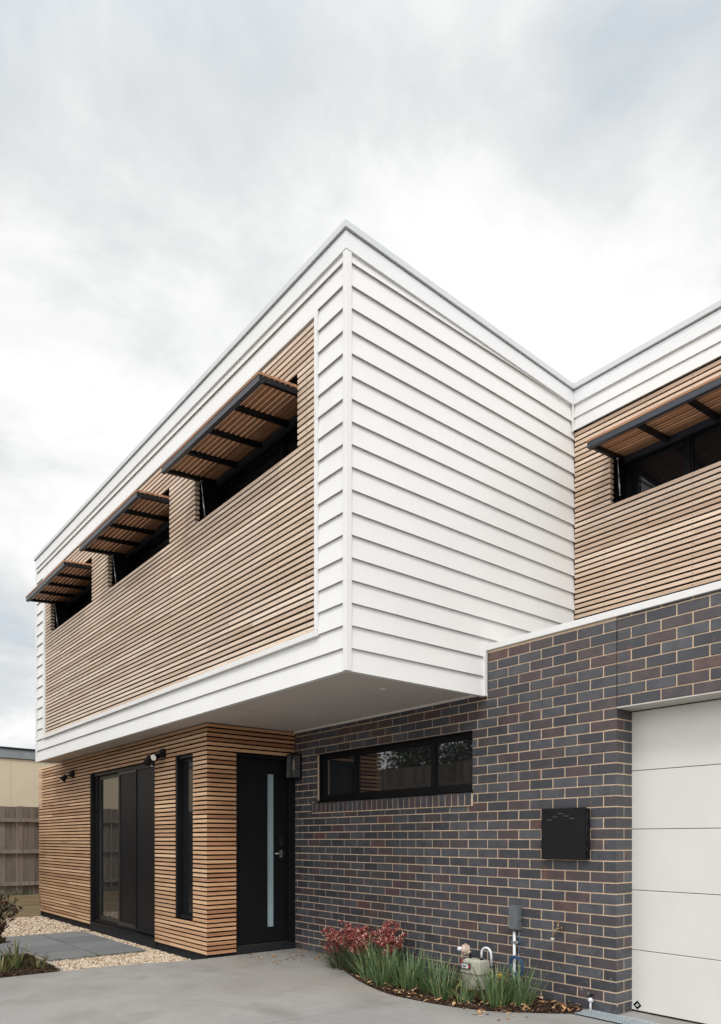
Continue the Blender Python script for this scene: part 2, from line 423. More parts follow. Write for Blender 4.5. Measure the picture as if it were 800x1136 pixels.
def window(w, a0, a1, d, z0, z1, mull, fw=.05, recess_from=.08, sashes=(), glassm='glass', liner=True, deep=.10, fm='frame'):
    fr = MB()
    if liner:
        for (p, q, r_, s_) in ((a0 - .015, a0, z0 - .015, z1 + .015), (a1, a1 + .015, z0 - .015, z1 + .015), (a0, a1, z0 - .015, z0), (a0, a1, z1, z1 + .015)):
            wbox(fr, w, p, q, recess_from, d + deep, r_, s_)
    wbox(fr, w, a0, a0 + fw, d, d + .05, z0, z1); wbox(fr, w, a1 - fw, a1, d, d + .05, z0, z1)
    wbox(fr, w, a0 + fw, a1 - fw, d, d + .05, z0, z0 + fw); wbox(fr, w, a0 + fw, a1 - fw, d, d + .05, z1 - fw, z1)
    for m_ in mull: wbox(fr, w, m_ - fw / 2, m_ + fw / 2, d - .006, d + .052, z0 + fw, z1 - fw)
    wbox(fr, w, a0 + .001, a1 - .001, d + deep - .01, d + deep, z0, z1)
    f = K.part('window', fr, M[fm], bevel=.002)
    edges = [a0 + fw] + [x for m_ in mull for x in (m_ - fw / 2, m_ + fw / 2)] + [a1 - fw]
    for i in range(0, len(edges), 2):
        g = MB(); wbox(g, w, edges[i] + .001, edges[i + 1] - .001, d + .022, d + .030, z0 + fw + .001, z1 - fw - .001)
        keep_local = g.build('pane', M[glassm]); keep_local.parent = f
        sh = MB()
        for (p, q, r_, s_) in ((edges[i], edges[i] + .022, z0 + fw, z1 - fw), (edges[i + 1] - .022, edges[i + 1], z0 + fw, z1 - fw),
                               (edges[i] + .022, edges[i + 1] - .022, z0 + fw, z0 + fw + .022), (edges[i] + .022, edges[i + 1] - .022, z1 - fw - .022, z1 - fw)):
            wbox(sh, w, p, q, d + .008, d + .0215, r_, s_)
        s2 = sh.build('sash', M[fm]); s2.parent = f
    return f
for a, b in ops:
    window(WU, a, b, .33, zo0, zo1, [(a * .62 + b * .38)], .055, recess_from=.076)

def awning(w, a0, a1, out, inn, zo, nrib, tight=False):
    """flap of timber slats on a charcoal frame, pushed out flat over the window; out/inn = depths of front and rear edges, zo = front bottom height"""
    rise = .062
    def zat(d): return zo + rise * (d - out) / (inn - out)
    fr = MB()
    wbox(fr, w, a0, a1, out, out + .007, zo, zo + .055); wbox(fr, w, a0, a1, out + .0075, out + .045, zo, zo + .007)
    wbox(fr, w, a0 + .01, a1 - .01, inn - .05, inn, zat(inn), zat(inn) + .05)
    f = K.part('awning', fr, M['steel'], bevel=.0015)
    for i in range(nrib):
        y = a0 + .02 + (a1 - a0 - .04) * i / (nrib - 1); rb = MB(); hw = .0175
        d0, d1 = out + .008, inn - .052
        P = [W(w, y - hw, d0, zat(d0) + .008), W(w, y + hw, d0, zat(d0) + .008), W(w, y + hw, d1, zat(d1)), W(w, y - hw, d1, zat(d1)),
             W(w, y - hw, d0, zat(d0) + .048), W(w, y + hw, d0, zat(d0) + .048), W(w, y + hw, d1, zat(d1) + .045), W(w, y - hw, d1, zat(d1) + .045)]
        if w[0] == 'x': P = [P[i] for i in (3, 2, 1, 0, 7, 6, 5, 4)]
        rb.hexa(P); o = rb.build('rib', M['frame']); o.parent = f
    sl = MB(); n = 12; L = inn - out; pt = L / n
    for k in range(n):
        d0 = out + .000 + k * pt; d1 = d0 + pt - .013
        if k == 0: d0 -= .004
        js = [a0 - .004, a1 + .004]
        if R.random() < .5: js.insert(1, a0 + R.uniform(.3, .7) * (a1 - a0))
        for i in range(len(js) - 1):
            v = min(1, max(0, R.gauss(.5, .25))); z0 = zat(d0) + .056; z1 = zat(d1) + .056; th = .021
            P = [W(w, js[i], d0, z0), W(w, js[i + 1] - .001, d0, z0), W(w, js[i + 1] - .001, d1, z1), W(w, js[i], d1, z1)]
            P += [(x, y, z + th) for x, y, z in P]
            if w[0] == 'x': P = [P[i] for i in (3, 2, 1, 0, 7, 6, 5, 4)]
            sl.hexa(P, v)
    o = sl.build('slats', M['wood_awn']); o.parent = f
    for y in (a0 + .03, a1 - .03):
        st = MB(); A = Vector(W(w, y - .012, .055, zat(.055) - .005)); B = Vector(W(w, y - .012, .10, zat(.1) - .36))
        mid = A.lerp(B, .45)
        st.tube([A, mid], .0045, 8); st.tube([mid, B], .0085, 8)
        st.tube([A + Vector((0, -.008, 0)), A + Vector((0, .008, 0))], .013, 8); st.tube([B + Vector((0, -.008, 0)), B + Vector((0, .008, 0))], .011, 8)
        o = st.build('strut', M['chrome']); o.parent = f
    return f
for a, b in ops: awning(WU, a + .004, b - .004, -.373, .285, 5.143, 5)

# fascia, capping, corner trims
def gapped(name, P, m): 
    mb = MB(); mb.hexa(P); return K.part(name, mb, m, bevel=.0015)
t = MB(); f0 = -.012
t.hexa([(XU + f0, YU + f0, 5.9775), (XU + .05, YU + .05, 5.9775), (XU + .05, YE, 5.9775), (XU + f0, YE, 5.9775), (XU + f0, YU + f0, 6.116), (XU + .05, YU + .05, 6.116), (XU + .05, YE, 6.116), (XU + f0, YE, 6.116)])
K.part('fascia', t, M['fascia'])
zi = ZC - .080; XI = 6.454; xs = XU + .050
def sl(x): return -.080 * (x - XU) / (XI - XU)
def slopebox(x0, x1, y0, y1, z0, z1):
    return [(x0, y0, z0 + sl(x0)), (x1, y0, z0 + sl(x1)), (x1, y1, z0 + sl(x1)), (x0, y1, z0 + sl(x0)), (x0, y0, z1 + sl(x0)), (x1, y0, z1 + sl(x1)), (x1, y1, z1 + sl(x1)), (x0, y1, z1 + sl(x0))]
def fz(x, z): return z + sl(x)
gapped('fascia', [(XU + f0, YU + f0, fz(XU, 5.9775)), (6.46, YU + f0, fz(6.46, 5.9775)), (6.46, YU + .05, fz(6.46, 5.9775)), (XU + .05, YU + .05, fz(XU, 5.9775)),
                  (XU + f0, YU + f0, fz(XU, 6.116)), (6.46, YU + f0, fz(6.46, 6.116)), (6.46, YU + .05, fz(6.46, 6.116)), (XU + .05, YU + .05, fz(XU, 6.116))], M['fascia'])
t = MB(); wbox(t, WU, YU + .05, YE, .022, .3, 6.10, 6.14); K.part('cap_shadow_strip', t, M['black'])  # black strip in the slot, painting the shadow under the cap lip
gapped('cap_shadow_strip', slopebox(XU + .01, 6.5, YU + .010, YU + .3, 6.10, 6.14), M['black'])  # right face: the cap's shadow line put in as black colour
mb = MB()
mb.hexa([(XU - .030, YU - .030, ZC), (XU + .09, YU + .09, ZC), (XU + .09, YE + .03, ZC), (XU - .030, YE + .03, ZC),
         (XU - .030, YU - .030, ZT), (XU + .09, YU + .09, ZT), (XU + .09, YE + .03, ZT), (XU - .030, YE + .03, ZT)])
mb.hexa([(XU - .030, YU - .030, ZC), (XI - .03, YU - .030, ZC + sl(XI)), (XI + .09, YU + .09, ZC + sl(XI)), (XU + .09, YU + .09, ZC),
         (XU - .030, YU - .030, ZT), (XI - .03, YU - .030, ZT + sl(XI)), (XI + .09, YU + .09, ZT + sl(XI)), (XU + .09, YU + .09, ZT)])
K.part('roof_capping', mb, M['cap'])
t = MB(); t.box(XU - .009, XU + .050, YU - .009, YU + .034, ZB, 5.976); K.part('corner_trim', t, M['white'], bevel=.003)
t = MB(); t.box(XU - .010, XU + .05, YE - .044, YE + .005, ZB, 5.976); K.part('corner_trim', t, M['white'], bevel=.003)
# ---- upper box, right face
rf = weatherboards(WR, XU + .046, XB - .044, [ZB] + gro[:2], gro[2], cont=True, solid=True)
K.part('lower_weatherboards', rf, M['white'])
rf = MB()
gg = [3.05] + [g for g in gro if g > 3.06] + [6.085]
K.part('lower_weatherboards', weatherboards(WR, XB - .043, 6.494, [3.057], gro[2], cont=True), M['white'])
K.part('weatherboard_wall', weatherboards(WR, XU + .046, 6.494, gro[2:], 6.00), M['white'])
t = MB(); t.box(XB - .043, XB - .002, YU - .012, YU + .05, ZB, 3.190); K.part('corner_trim', t, M['white'], bevel=.003)
t = MB(); t.box(XB - .0425, XB - .002, YU - .0105, YU + .05, 3.10, 3.2)
t = MB(); t.box(6.436, 6.4535, YU - .014, YU + .004, 5.62, 5.902); K.part('inner_corner_trim', t, M['white'])
# body shell of the upper box (keeps light out)
t = MB(); t.box(XU + .85, 6.40, YU + .06, YE - .02, 2.80, 6.05); K.part('inner_wall', t, M['black'])
t = MB(); t.box(XU + .052, 9, YU + .052, YU + .09, 2.80, 6.02); t.box(XU + .05, 9, YE - .010, YE, 2.752, 6.1)
t.box(XU + .052, XU + .85, YU + .09, YE - .06, 6.00, 6.02); t.box(XU + .052, XU + .85, YU + .09, YE - .06, 2.80, 2.83)
K.part('inner_wall', t, M['black'])
t = MB(); t.box(XU + .03, 6.9, YU + .03, YE, 6.145, 6.150 )
K.part('roof', t, M['roof'])
# soffit
t = MB(); t.box(XU + .051, XW + .1, YE - .011, YE - .001, ZB + .001, 2.7515); K.part('end_trim', t, M['white'])
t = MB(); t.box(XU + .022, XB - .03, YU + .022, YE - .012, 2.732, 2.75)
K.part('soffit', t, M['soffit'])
t = MB()
for y in (6.62, 9.02, 11.42): t.box(XU + .03, XW - .02 if y > YW else XB - .04, y - .006, y + .006, 2.7285, 2.7315)
for (a, b_) in ((YU + .022, YE - .012),): t.box(XU + .022, XU + .030, a, b_, ZB + .004, 2.7315)
K.part('soffit_joint_strip', t, M['soffit'])
t = MB(); t.box(XB - .030, XB - .002, YU + .052, YW, 2.712, 2.7305); K.part('soffit_bead', t, M['bead'])
t = MB(); 
t.tube([(4.24, 4.894, 2.7315), (4.24, 4.894, 2.722)], [.034, .030], 20); K.part('soffit_fitting', t, M['bead'])

# ---- lower timber walls
holes_l = [(9.047, 11.561, -.5, 2.412), (7.936, 8.432, .404, 2.412)]
pl = .05294
WL = ('x', XW); WD = ('y', YW)
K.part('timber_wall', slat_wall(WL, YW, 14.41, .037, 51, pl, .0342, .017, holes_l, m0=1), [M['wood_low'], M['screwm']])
K.part('timber_wall', slat_wall(WD, XW, XB - .012, .037, 51, pl, .0342, .017, [(4.256, XB + .1, -.5, 2.41)], m0=1), [M['wood_ret'], M['screwm']])
bk = MB()
for c in cells(YW + .036, 14.39, .03, 2.731, holes_l): wbox(bk, WL, c[0], c[1], .056, .09, c[2], c[3])
for c in cells(XW + .036, XB + .05, .03, 2.731, [(4.262, XB + .1, -.5, 2.412)]): wbox(bk, WD, c[0], c[1], .056, .09, c[2], c[3])
K.part('wall_backing', bk, M['black'])
t = MB(); wbox(t, WL, YW + .03, 14.39, .030, .2, -.16, .029); wbox(t, WD, XW + .23, 4.250, .030, .2, -.16, .029)
wbox(t, WL, 9.048, 11.560, .006, .029, -.12, .052)
K.part('plinth', t, M['plinth'])
t = MB(); t.box(4.9, 9, YW + .4, 14.3, 0, 2.7); K.part('inner_wall', t, M['black'])
# sliding door
zd0, zd1 = .066, 2.410
fr = MB()
wbox(fr, WL, 11.517, 11.560, .004, .14, zd0, zd1); wbox(fr, WL, 9.048, 9.075, .004, .14, zd0, zd1)
wbox(fr, WL, 9.075, 11.517, .04, .14, zd1 - .045, zd1)
wbox(fr, WL, 9.048, 11.560, .001, .16, .053, zd0 + .012)
wbox(fr, WL, 9.075, 11.517, .05, .14, zd0 + .0125, zd0 + .05)
sd = K.part('sliding_door', fr, M['frame'], bevel=.002)
def leafrect(a0, a1, d, fw, name, fillm, fmn):
    f = MB(); z0, z1 = zd0 + .052, zd1 - .048
    for (p, q, r_, s_) in ((a0, a0 + fw, z0, z1), (a1 - fw, a1, z0, z1), (a0 + fw, a1 - fw, z0, z0 + fw * 1.3), (a0 + fw, a1 - fw, z1 - fw, z1)): wbox(f, WL, p, q, d, d + .035, r_, s_)
    o = f.build('sash', M[fmn]); o.parent = sd
    g = MB(); wbox(g, WL, a0 + fw + .001, a1 - fw - .001, d + .012, d + .022, z0 + fw * 1.3 + .001, z1 - fw - .001); o = g.build(name, M[fillm]); o.parent = sd
leafrect(10.38, 11.40, .090, .055, 'pane', 'glass_refl', 'bframe')
leafrect(9.70, 10.48, .052, .042, 'screen_panel', 'mesh', 'bframe')
leafrect(9.078, 9.74, .012, .024, 'screen_panel', 'mesh', 'frame')
t = MB(); wbox(t, WL, 11.40, 11.516, .06, .10, zd0 + .05, zd1 - .045); o = t.build('jamb', M['frame']); o.parent = sd
t = MB(); wbox(t, WL, 9.0, 11.6, .17, .19, 0, 2.5); K.part('wall_backing', t, M['dark_in'])
# narrow window
fr = MB()
wbox(fr, WL, 8.385, 8.431, .008, .13, .405, 2.411); wbox(fr, WL, 7.937, 7.957, .030, .13, .405, 2.411)
wbox(fr, WL, 7.957, 8.385, .030, .13, .405, .445); wbox(fr, WL, 7.957, 8.385, .030, .13, 2.371, 2.411)
wbox(fr, WL, 7.957, 8.385, .125, .135, .445, 2.371)
nw = K.part('window', fr, M['frame'], bevel=.002)
t = MB(); wbox(t, WL, 7.99, 8.352, .086, .094, .48, 2.335); o = t.build('pane', M['glass']); o.parent = nw
t = MB()
for (p, q, r_, s_) in ((7.957, 7.99, .445, 2.371), (8.352, 8.385, .445, 2.371), (7.99, 8.352, .445, .48), (7.99, 8.352, 2.335, 2.371)): wbox(t, WL, p, q, .07, .105, r_, s_)
o = t.build('sash', M['frame']); o.parent = nw

# ---- front door
fr = MB()
wbox(fr, WD, 4.258, 4.300, .034, .15, .03, 2.410); wbox(fr, WD, 5.018, XB - .004, .012, .15, .03, 2.409)
wbox(fr, WD, 4.300, 5.018, .034, .15, 2.365, 2.410)
K.part('door_frame', fr, M['frame'], bevel=.002)
t = MB(); wbox(t, WD, 4.259, XB - .005, .002, .15, .004, .078); K.part('door_sill', t, M['plinth'], bevel=.004)
t = MB(); wbox(t, WD, 4.275, 5.05, .035, .07, .0785, .098); K.part('door_threshold', t, M['bframe'], bevel=.002)
t = MB()
for c in cells(4.303, 5.014, .102, 2.362, [(4.735, 4.828, .29, 2.185)]): wbox(t, WD, c[0], c[1], .075, .115, c[2], c[3])
dl = K.part('front_door', t, M['frame'])
t = MB(); wbox(t, WD, 4.7355, 4.8275, .088, .100, .2905, 2.1845); o = t.build('frosted_glass_strip', M['frost']); o.parent = dl
t = MB()
wbox(t, WD, 4.905, 4.945, .060, .0745, 1.15, 1.24); t.tube([W(WD, 4.925, .06, 1.20), W(WD, 4.925, .02, 1.20)], .011, 10)
t.tube([W(WD, 4.945, .018, 1.20), W(WD, 4.81, .018, 1.20)], .0095, 10)
o = t.build('handle', M['chrome']); o.parent = dl
t = MB(); wbox(t, WD, 4.885, 4.950, .050, .0745, 1.27, 1.43)
for r_ in range(4):
    for c_ in range(3): wbox(t, WD, 4.895 + c_ * .017, 4.905 + c_ * .017, .0475, .0499, 1.30 + r_ * .028, 1.314 + r_ * .028, 0, 1)
o = t.build('keypad', [M['frame'], M['emboss']]); o.parent = dl

# ---- brick wall
cour = .086; bh = .076; mod = .240; bl = .230
mb = MB(); mort = MB()
WB = ('x', XB)
def brickvar():
    v = R.random()
    if v < .68: return R.uniform(0, .55)
    if v < .97: return R.uniform(.55, .90)
    return R.uniform(.86, 1)
wholes = [(4.607, 7.111, 1.838, 2.408), (4.600, 7.220, 1.690, 1.845)]
def subtract(r, hs):
    out = [r]
    for h in hs:
        nx = []
        for (a0, a1, z0, z1) in out:
            if a1 <= h[0] or a0 >= h[1] or z1 <= h[2] or z0 >= h[3]: nx.append((a0, a1, z0, z1)); continue
            if a0 < h[0]: nx.append((a0, h[0], z0, z1))
            if a1 > h[1]: nx.append((h[1], a1, z0, z1))
            m0, m1 = max(a0, h[0]), min(a1, h[1])
            if z0 < h[2]: nx.append((m0, m1, z0, h[2]))
            if z1 > h[3]: nx.append((m0, m1, h[3], z1))
        out = nx
    return [q for q in out if q[1] - q[0] > .022 and q[3] - q[2] > .018]
def lay(a0, a1, k, start_half, ztop=9, d0=0., dd=.108):
    zb = k * cour + .005; zt = min(zb + bh, ztop)
    if zt - zb < .008: return
    a = a0; first = True
    while a < a1 - .02:
        L = bl if not (first and start_half) else .110
        e = min(a + L, a1); v = brickvar()
        for (p, q, r_, s_) in subtract((a, e, zb, zt), wholes):
            j = R.uniform(-.0012, .0012)
            wbox(mb, WB, p + R.uniform(0, .0012), q - R.uniform(0, .0012), d0 + j, d0 + dd, r_ + R.uniform(-.0006, .0006), s_ + R.uniform(-.0006, .0006), v)
        a = a + L + .010; first = False
for k in range(37):
    top_main = 2.728
    for (s0, s1, top) in ((YG, 4.4165, 3.112), ):
        pass
    odd = k % 2
    if k <= 31:
        lay(YG, YW + .02, k, bool(odd), 9 if k < 31 else 2.725)
        if k == 31:
            pass
    if k >= 31: lay(YG, 4.4155, k, bool(odd), 3.112)
# return of the pier at the garage (faces the door side)
for k in range(28):
    zb = k * cour + .005; zt = zb + bh; v = brickvar()
    if k % 2: mb.box(XB, XB + .230, YG - .0005, YG + .108, zb, zt, v)
    else:
        mb.box(XB + .1185, XB + .228, YG, YG + .108, zb, zt, v)
# above the garage
for k in range(28, 37):
    zb = k * cour + .005; zt = min(zb + bh, 3.112)
    if zt - zb < .008: continue
    a = YG - .009; first = True
    while a > -1.9:
        L = bl if not (first and k % 2 == 0) else .110
        e = a - L; v = brickvar()
        j = R.uniform(-.0012, .0012)
        wbox(mb, WB, e + .0005, a - .0005, j, .108, zb, zt, v); a = e - .010; first = False
# pier and wall beyond the garage opening
YG2 = .65
for k in range(28):
    zb = k * cour + .005; zt = zb + bh; a = YG2; first = True
    while a > -1.9:
        L = bl if not (first and k % 2) else .110
        wbox(mb, WB, a - L, a, R.uniform(-.001, .001), .108, zb, zt, brickvar()); a -= L + .01; first = False
bw = K.part('brick_wall', mb, M['brick'], bevel=.0022)
mr = MB()
for c in cells(YG + .004, YW + .02, .0, 2.73, wholes): wbox(mr, WB, c[0], c[1], .0062, .100, c[2], c[3])
wbox(mr, WB, YG + .004, 4.4155, .0062, .100, 2.7305, 3.112)
mr.box(XB + .0045, XB + .226, YG + .0042, YG + .1, 0, 2.406)
wbox(mr, WB, -1.9, YG - .006, .0062, .100, 2.412, 3.112)
wbox(mr, WB, -1.9, YG2 - .004, .0062, .100, 0, 2.411)
o = mr.build('mortar', M['mortar']); o.parent = bw
t = MB(); wbox(t, WB, YG - .0085, YG - .0005, .010, .05, 2.413, 3.111); K.part('control_joint', t, M['black'])
# sill of bricks on edge
t = MB(); y = 4.612
while y < 7.21:
    w_ = min(.076, 7.216 - y)
    P = [(XB - .014, y, 1.700), (XB - .014, y + w_, 1.700), (XB + .10, y + w_, 1.700), (XB + .10, y, 1.700),
         (XB - .014, y, 1.812), (XB - .014, y + w_, 1.812), (XB + .10, y + w_, 1.840), (XB + .10, y, 1.840)]
    P = [(x, yy, z + R.uniform(-.0015, .0015)) for x, yy, z in P]
    t.hexa([P[i] for i in (0, 3, 2, 1, 4, 7, 6, 5)], R.uniform(.45, .88)); y += .086
sill = K.part('brick_window_sill', t, M['brick'], bevel=.003)
t = MB(); wbox(t, WB, 4.604, 7.216, -.008, .1, 1.6915, 1.806); recalc(sill); o = t.build('sill_mortar', M['mortar']); o.parent = sill
# brick wall window
window(WB, 4.610, 7.108, .075, 1.846, 2.406, [5.20, 6.46], .045, recess_from=.03, deep=.12, glassm='glass_refl')
t = MB(); wbox(t, WB, 4.609, 7.109, .002, .03, 2.400, 2.4075); K.part('lintel', t, M['steel'])
# garage lintel, door
t = MB(); wbox(t, WB, YG2 - .1, YG - .001, .001, .225, 2.4005, 2.4105); K.part('garage_lintel', t, M['lintel'], bevel=.001)
gd = None; gx = XB + .226
zl = [.012, .494, .971, 1.457, 1.923, 2.396]
t = MB(); t.box(gx + .010, gx + .05, YG2 - .2, YG + .18, .003, 2.44)
gd = K.part('garage_door', t, M['frame'])
for i in range(5):
    t = MB(); t.box(gx, gx + .0095, YG2 - .15, YG + .15, zl[i] + .0022, zl[i + 1] - .0022); o = t.build('panel', M['garage']); o.parent = gd
    b = o.modifiers.new('bevel', 'BEVEL'); b.width = .0035; b.segments = 2
t = MB(); cz, cy = .056, 3.060; s_ = .036
t.poly([(gx - .0015, cy, cz - s_), (gx - .0015, cy + s_, cz), (gx - .0015, cy, cz + s_), (gx - .0015, cy - s_, cz)], 0, 0)
t.poly([(gx - .0025, cy + .002, cz - .014), (gx - .0025, cy + .016, cz - .001), (gx - .0025, cy - .002, cz + .014), (gx - .0025, cy - .016, cz + .001)], 0, 1)
t.poly([(gx - .0032, cy + .001, cz - .006), (gx - .0032, cy + .007, cz), (gx - .0032, cy - .001, cz + .006), (gx - .0032, cy - .007, cz)], 0, 0)
o = t.build('sticker', [M['black'], M['label']]); o.parent = gd
t = MB(); t.box(gx + .06, 8, -1.9, 7.4, 0, .01); t.box(6.2, 6.3, -1.9, YW + .3, 0, 3.0); t.box(XB + .11, 6.3, YG + .25, YG + .35, 0, 3.0)
t.box(XB + .101, XB + .11, YG + .1, YW + .1, 0, 1.80); t.box(XB + .4, XB + .45, YG + .1, YW + .1, 0, 2.9)
K.part('inner_wall', t, M['black'])
# parapet flashing and terrace deck
t = MB(); t.box(XB - .020, XB + .26, -1.9, 4.4155, 3.1145, 3.170); K.part('parapet_flashing', t, M['white'], bevel=.003)
t = MB(); t.box(XB + .15, 6.9, -1.9, YU + .03, 2.98, 3.06); K.part('terrace_roof', t, M['roof'])

# ---- right wing, upper storey
WW = ('x', 6.454)
YS = -1.9
z0w = 3.676; pw = .0530; nw_ = 37
zw0 = z0w + pw * 19 + .041; zw1 = z0w + pw * 32 - .002
K.part('timber_screen', slat_wall(('x', XR), YS, YU - .003, z0w, nw_, pw, .0340, .013, [(2.075, 4.011, zw0, zw1), (-.5, 1.436, zw0, zw1)]), [M['wood_wing'], M['screwm']])
bk = MB()
for c in cells(YS, YU + .02, 2.9, 5.64, [(2.075, 4.011, zw0, zw1), (-.5, 1.436, zw0, zw1)]): wbox(bk, ('x', XR), c[0], c[1], .056, .09, c[2], c[3])
K.part('wall_backing', bk, M['black'])
WXR = ('x', XR)
window(WXR, 2.075, 4.011, .26, zw0, zw1, [3.355], .055, recess_from=.076)
window(WXR, -.5, 1.436, .26, zw0, zw1, [.78], .055, recess_from=.076)
awning(WXR, 2.079, 4.007, -.410, .245, 5.143, 5)
K.part('upper_weatherboards', weatherboards(WW, YS, YU - .002, [5.632, 5.762, 5.896], 5.95, lip=.020), M['white'])
t = MB(); wbox(t, WW, YS, YU - .0135, -.008, .05, 5.9, 6.036); K.part('fascia', t, M['fascia'])
t = MB(); wbox(t, WW, YS, YU - .04, .02, .3, 6.02, 6.06); K.part('cap_shadow_strip', t, M['black'])  # wing: black strip stands in for the shade below the capping
mb = MB(); z0c, z1c = ZC + sl(XI), ZT + sl(XI)
mb.hexa([(XI - .030, YS, z0c), (XI + .09, YS, z0c), (XI + .09, YU + .09, z0c), (XI - .030, YU - .030, z0c),
         (XI - .030, YS, z1c), (XI + .09, YS, z1c), (XI + .09, YU + .09, z1c), (XI - .030, YU - .030, z1c)])
K.part('roof_capping', mb, M['cap'])
t = MB(); t.box(7.2, 9, YS, YU + .05, 3, 6.0); t.box(6.56, 9, YS - .05, YS, 3, 6.0); t.box(6.56, 7.2, YS, YU + .05, 6.0, 6.02)
K.part('inner_wall', t, M['black'])
t = MB(); t.box(XI + .05, 9, YS, YU + .04, 6.062, 6.07); K.part('roof', t, M['roof'])

# ------------------------------------------------------------------ wall fittings (things)
def spot(name, y, z, label, heads):
    r = empty(name, (XW, y, z), label, 'security light', 'black security lights on the timber wall')
    b = MB(); b.box(-.052, 0.0, -.052, .052, -.055, .055); b.box(-.075, -.0525, -.040, .040, -.048, .030)
    b.build('housing', M['frame'], r, .008)
    for (off, d, lens) in heads:
        h = MB(); o = Vector(off); dv = Vector(d).normalized()
        h.tube([Vector((-.06, off[1] * .35, -.02)), o - dv * .02], .013, 10)
        h.tube([o - dv * .065, o - dv * .055, o - dv * .02, o + dv * .045, o + dv * .055], [.018, .034, .038, .050, .050], 20)
        hd = h.build('lamp_head', M['frame'], r)
        l = MB(); l.tube([o + dv * .0553, o + dv * .0585], [.041, .036], 20); l.build('lens', M[lens], hd)
    return r
s1 = spot('security_light', 8.745, 2.475, 'black security light with two round spots beside the top right corner of the sliding door',
     [((-.10, .035, -.045), (-.78, -.5, -.28), 'lamp'), ((-.125, .22, -.075), (-.1, .75, -.75), 'frame')])
s2 = spot('security_light', 12.36, 2.47, 'black security light with one spot on the slats left of the sliding door',
     [((-.13, .09, -.075), (-.62, .05, -.78), 'lamp')])
# sensor pod under the first light
sp = MB(); sp.tube([(-.085, .09, -.06), (-.10, .12, -.125)], .016, 10); sp.tube([(-.10, .12, -.12), (-.108, .128, -.152)], [.024, .022], 14)
o = sp.build('sensor', M['frame'], s1)
sp = MB(); sp.tube([(-.109, .1285, -.1535), (-.112, .131, -.162)], [.017, .010], 14); sp.build('sensor_lens', M['label'], o)

lt = empty('wall_lantern', (XB, 7.495, 2.28), 'black box lantern with a warm bulb on the brick beside the front door', 'wall light')
t = MB(); t.box(-.020, -.0005, -.055, .055, -.15, .15); t.build('back_plate', M['frame'], lt, .003)
t = MB()
for (x, y) in ((-.155, -.062), (-.155, .050), (-.033, -.062), (-.033, .050)): t.box(x, x + .012, y, y + .012, -.135, .135)
t.box(-.155, -.021, -.062, .062, .1355, .150); t.box(-.155, -.021, -.062, .062, -.150, -.1355)
lb = t.build('lantern_body', M['frame'], lt)
m_, nt_, b_ = new_mat('clear_lantern_glass'); b_.inputs['Base Color'].default_value = (.9, .9, .9, 1); b_.inputs['Roughness'].default_value = .02; b_.inputs['Transmission Weight'].default_value = .95
v_ = noise(nt_, pos(nt_), 6, 2); nt_.links.new(ramp(nt_, [(.3, (.95, .96, .96)), (.7, (1, 1, 1))], v_).outputs[0], b_.inputs['Base Color'])
M['lglass'] = m_
t = MB(); t.box(-.151, -.149, -.049, .049, -.134, .134); t.box(-.142, -.034, -.0590, -.0575, -.134, .134); t.box(-.142, -.034, .0575, .059, -.134, .134)
t.build('lantern_glass', M['lglass'], lb)
t = MB(); t.tube([(-.09, 0, -.08), (-.09, 0, -.04)], .012, 10, 0, 1); t.tube([(-.09, 0, -.04), (-.09, 0, -.01), (-.09, 0, .05), (-.09, 0, .085), (-.09, 0, .10)], [.010, .016, .020, .014, .003], 12)
t.build('bulb', [M['amber'], M['brass']], lb)
t = MB(); t.tube([(-.09, 0, .1), (-.09, 0, .134)], .01, 8); t.build('bulb_holder', M['frame'], lb)

# electricity/gas meter box on the brick
bx = empty('meter_box', (XB, 3.538, 1.420), 'square black meter box with a raised chevron pattern on the brick wall by the garage', 'meter box')
t = MB(); t.box(-.040, -.001, -.200, .232, -.205, .208); t.build('box_body', M['meterbox'], bx, .004)
t = MB(); t.box(-.056, -.0405, -.190, .238, -.212, .214)
for (y, z) in ((.165, .118), (.110, .142), (.055, .168), (.000, .148), (-.055, .127)):
    n0 = len(t.v); yc = y - .012
    t.box(-.062, -.0561, yc - .024, yc + .024, z - .005, z + .004, 0, 1)
for i in range(7): t.box(-.0575, -.0561, .022 + .013 * i, .030 + .013 * i, .058, .064 if i % 2 else .067, 0, 0)
t.build('box_door', [M['meterbox'], M['emboss']], bx, .0025)
t = MB(); t.tube([(-.047, -.197, -.17), (-.047, -.197, .17)], .006, 8)
for z in (-.12, -.03, .1): t.box(-.054, -.042, -.208, -.191, z - .02, z + .02)
t.build('hinge', M['meterbox'], bx)

# electrical conduit box and pipe
eb = empty('conduit_box', (XB, 4.076, .69), 'grey junction box on a pale conduit pipe fixed to the brick', 'junction box')
t = MB(); t.box(-.055, -.001, -.052, .052, -.112, .103); t.box(-.066, -.0555, -.046, .046, -.104, .096); t.box(-.046, -.010, -.060, -.0525, -.03, .01)
t.build('box', M['ebox'], eb, .004)
t = MB(); t.tube([(-.028, .010, -.1125), (-.028, .010, -.128)], .021, 14); t.build('gland', M['ebox'], eb)
t = MB(); t.tube([(-.028, .010, -.128), (-.028, .010, -.72)], .0135, 14); t.build('conduit_pipe', M['pvc'], eb)
t = MB(); t.box(-.046, -.001, -.008, .028, -.232, -.212); t.tube([(-.034, -.030, -.221), (-.050, -.032, -.221)], .013, 12); t.box(-.036, -.001, -.036, -.007, -.226, -.216)
t.build('pipe_clip', M['chrome'], eb)
cb = MB(); pts = []
for i in range(0, 5 * 24):
    a = i / 24 * 2 * PI; k = i / 120
    rr_ = .072 + .010 * math.sin(i * .37)
    pts.append((-.052 - .012 * math.sin(a) - .010 * (k - .5), .008 * math.sin(i * .05) + rr_ * math.cos(a) * .95, rr_ * math.sin(a) * 1.12))
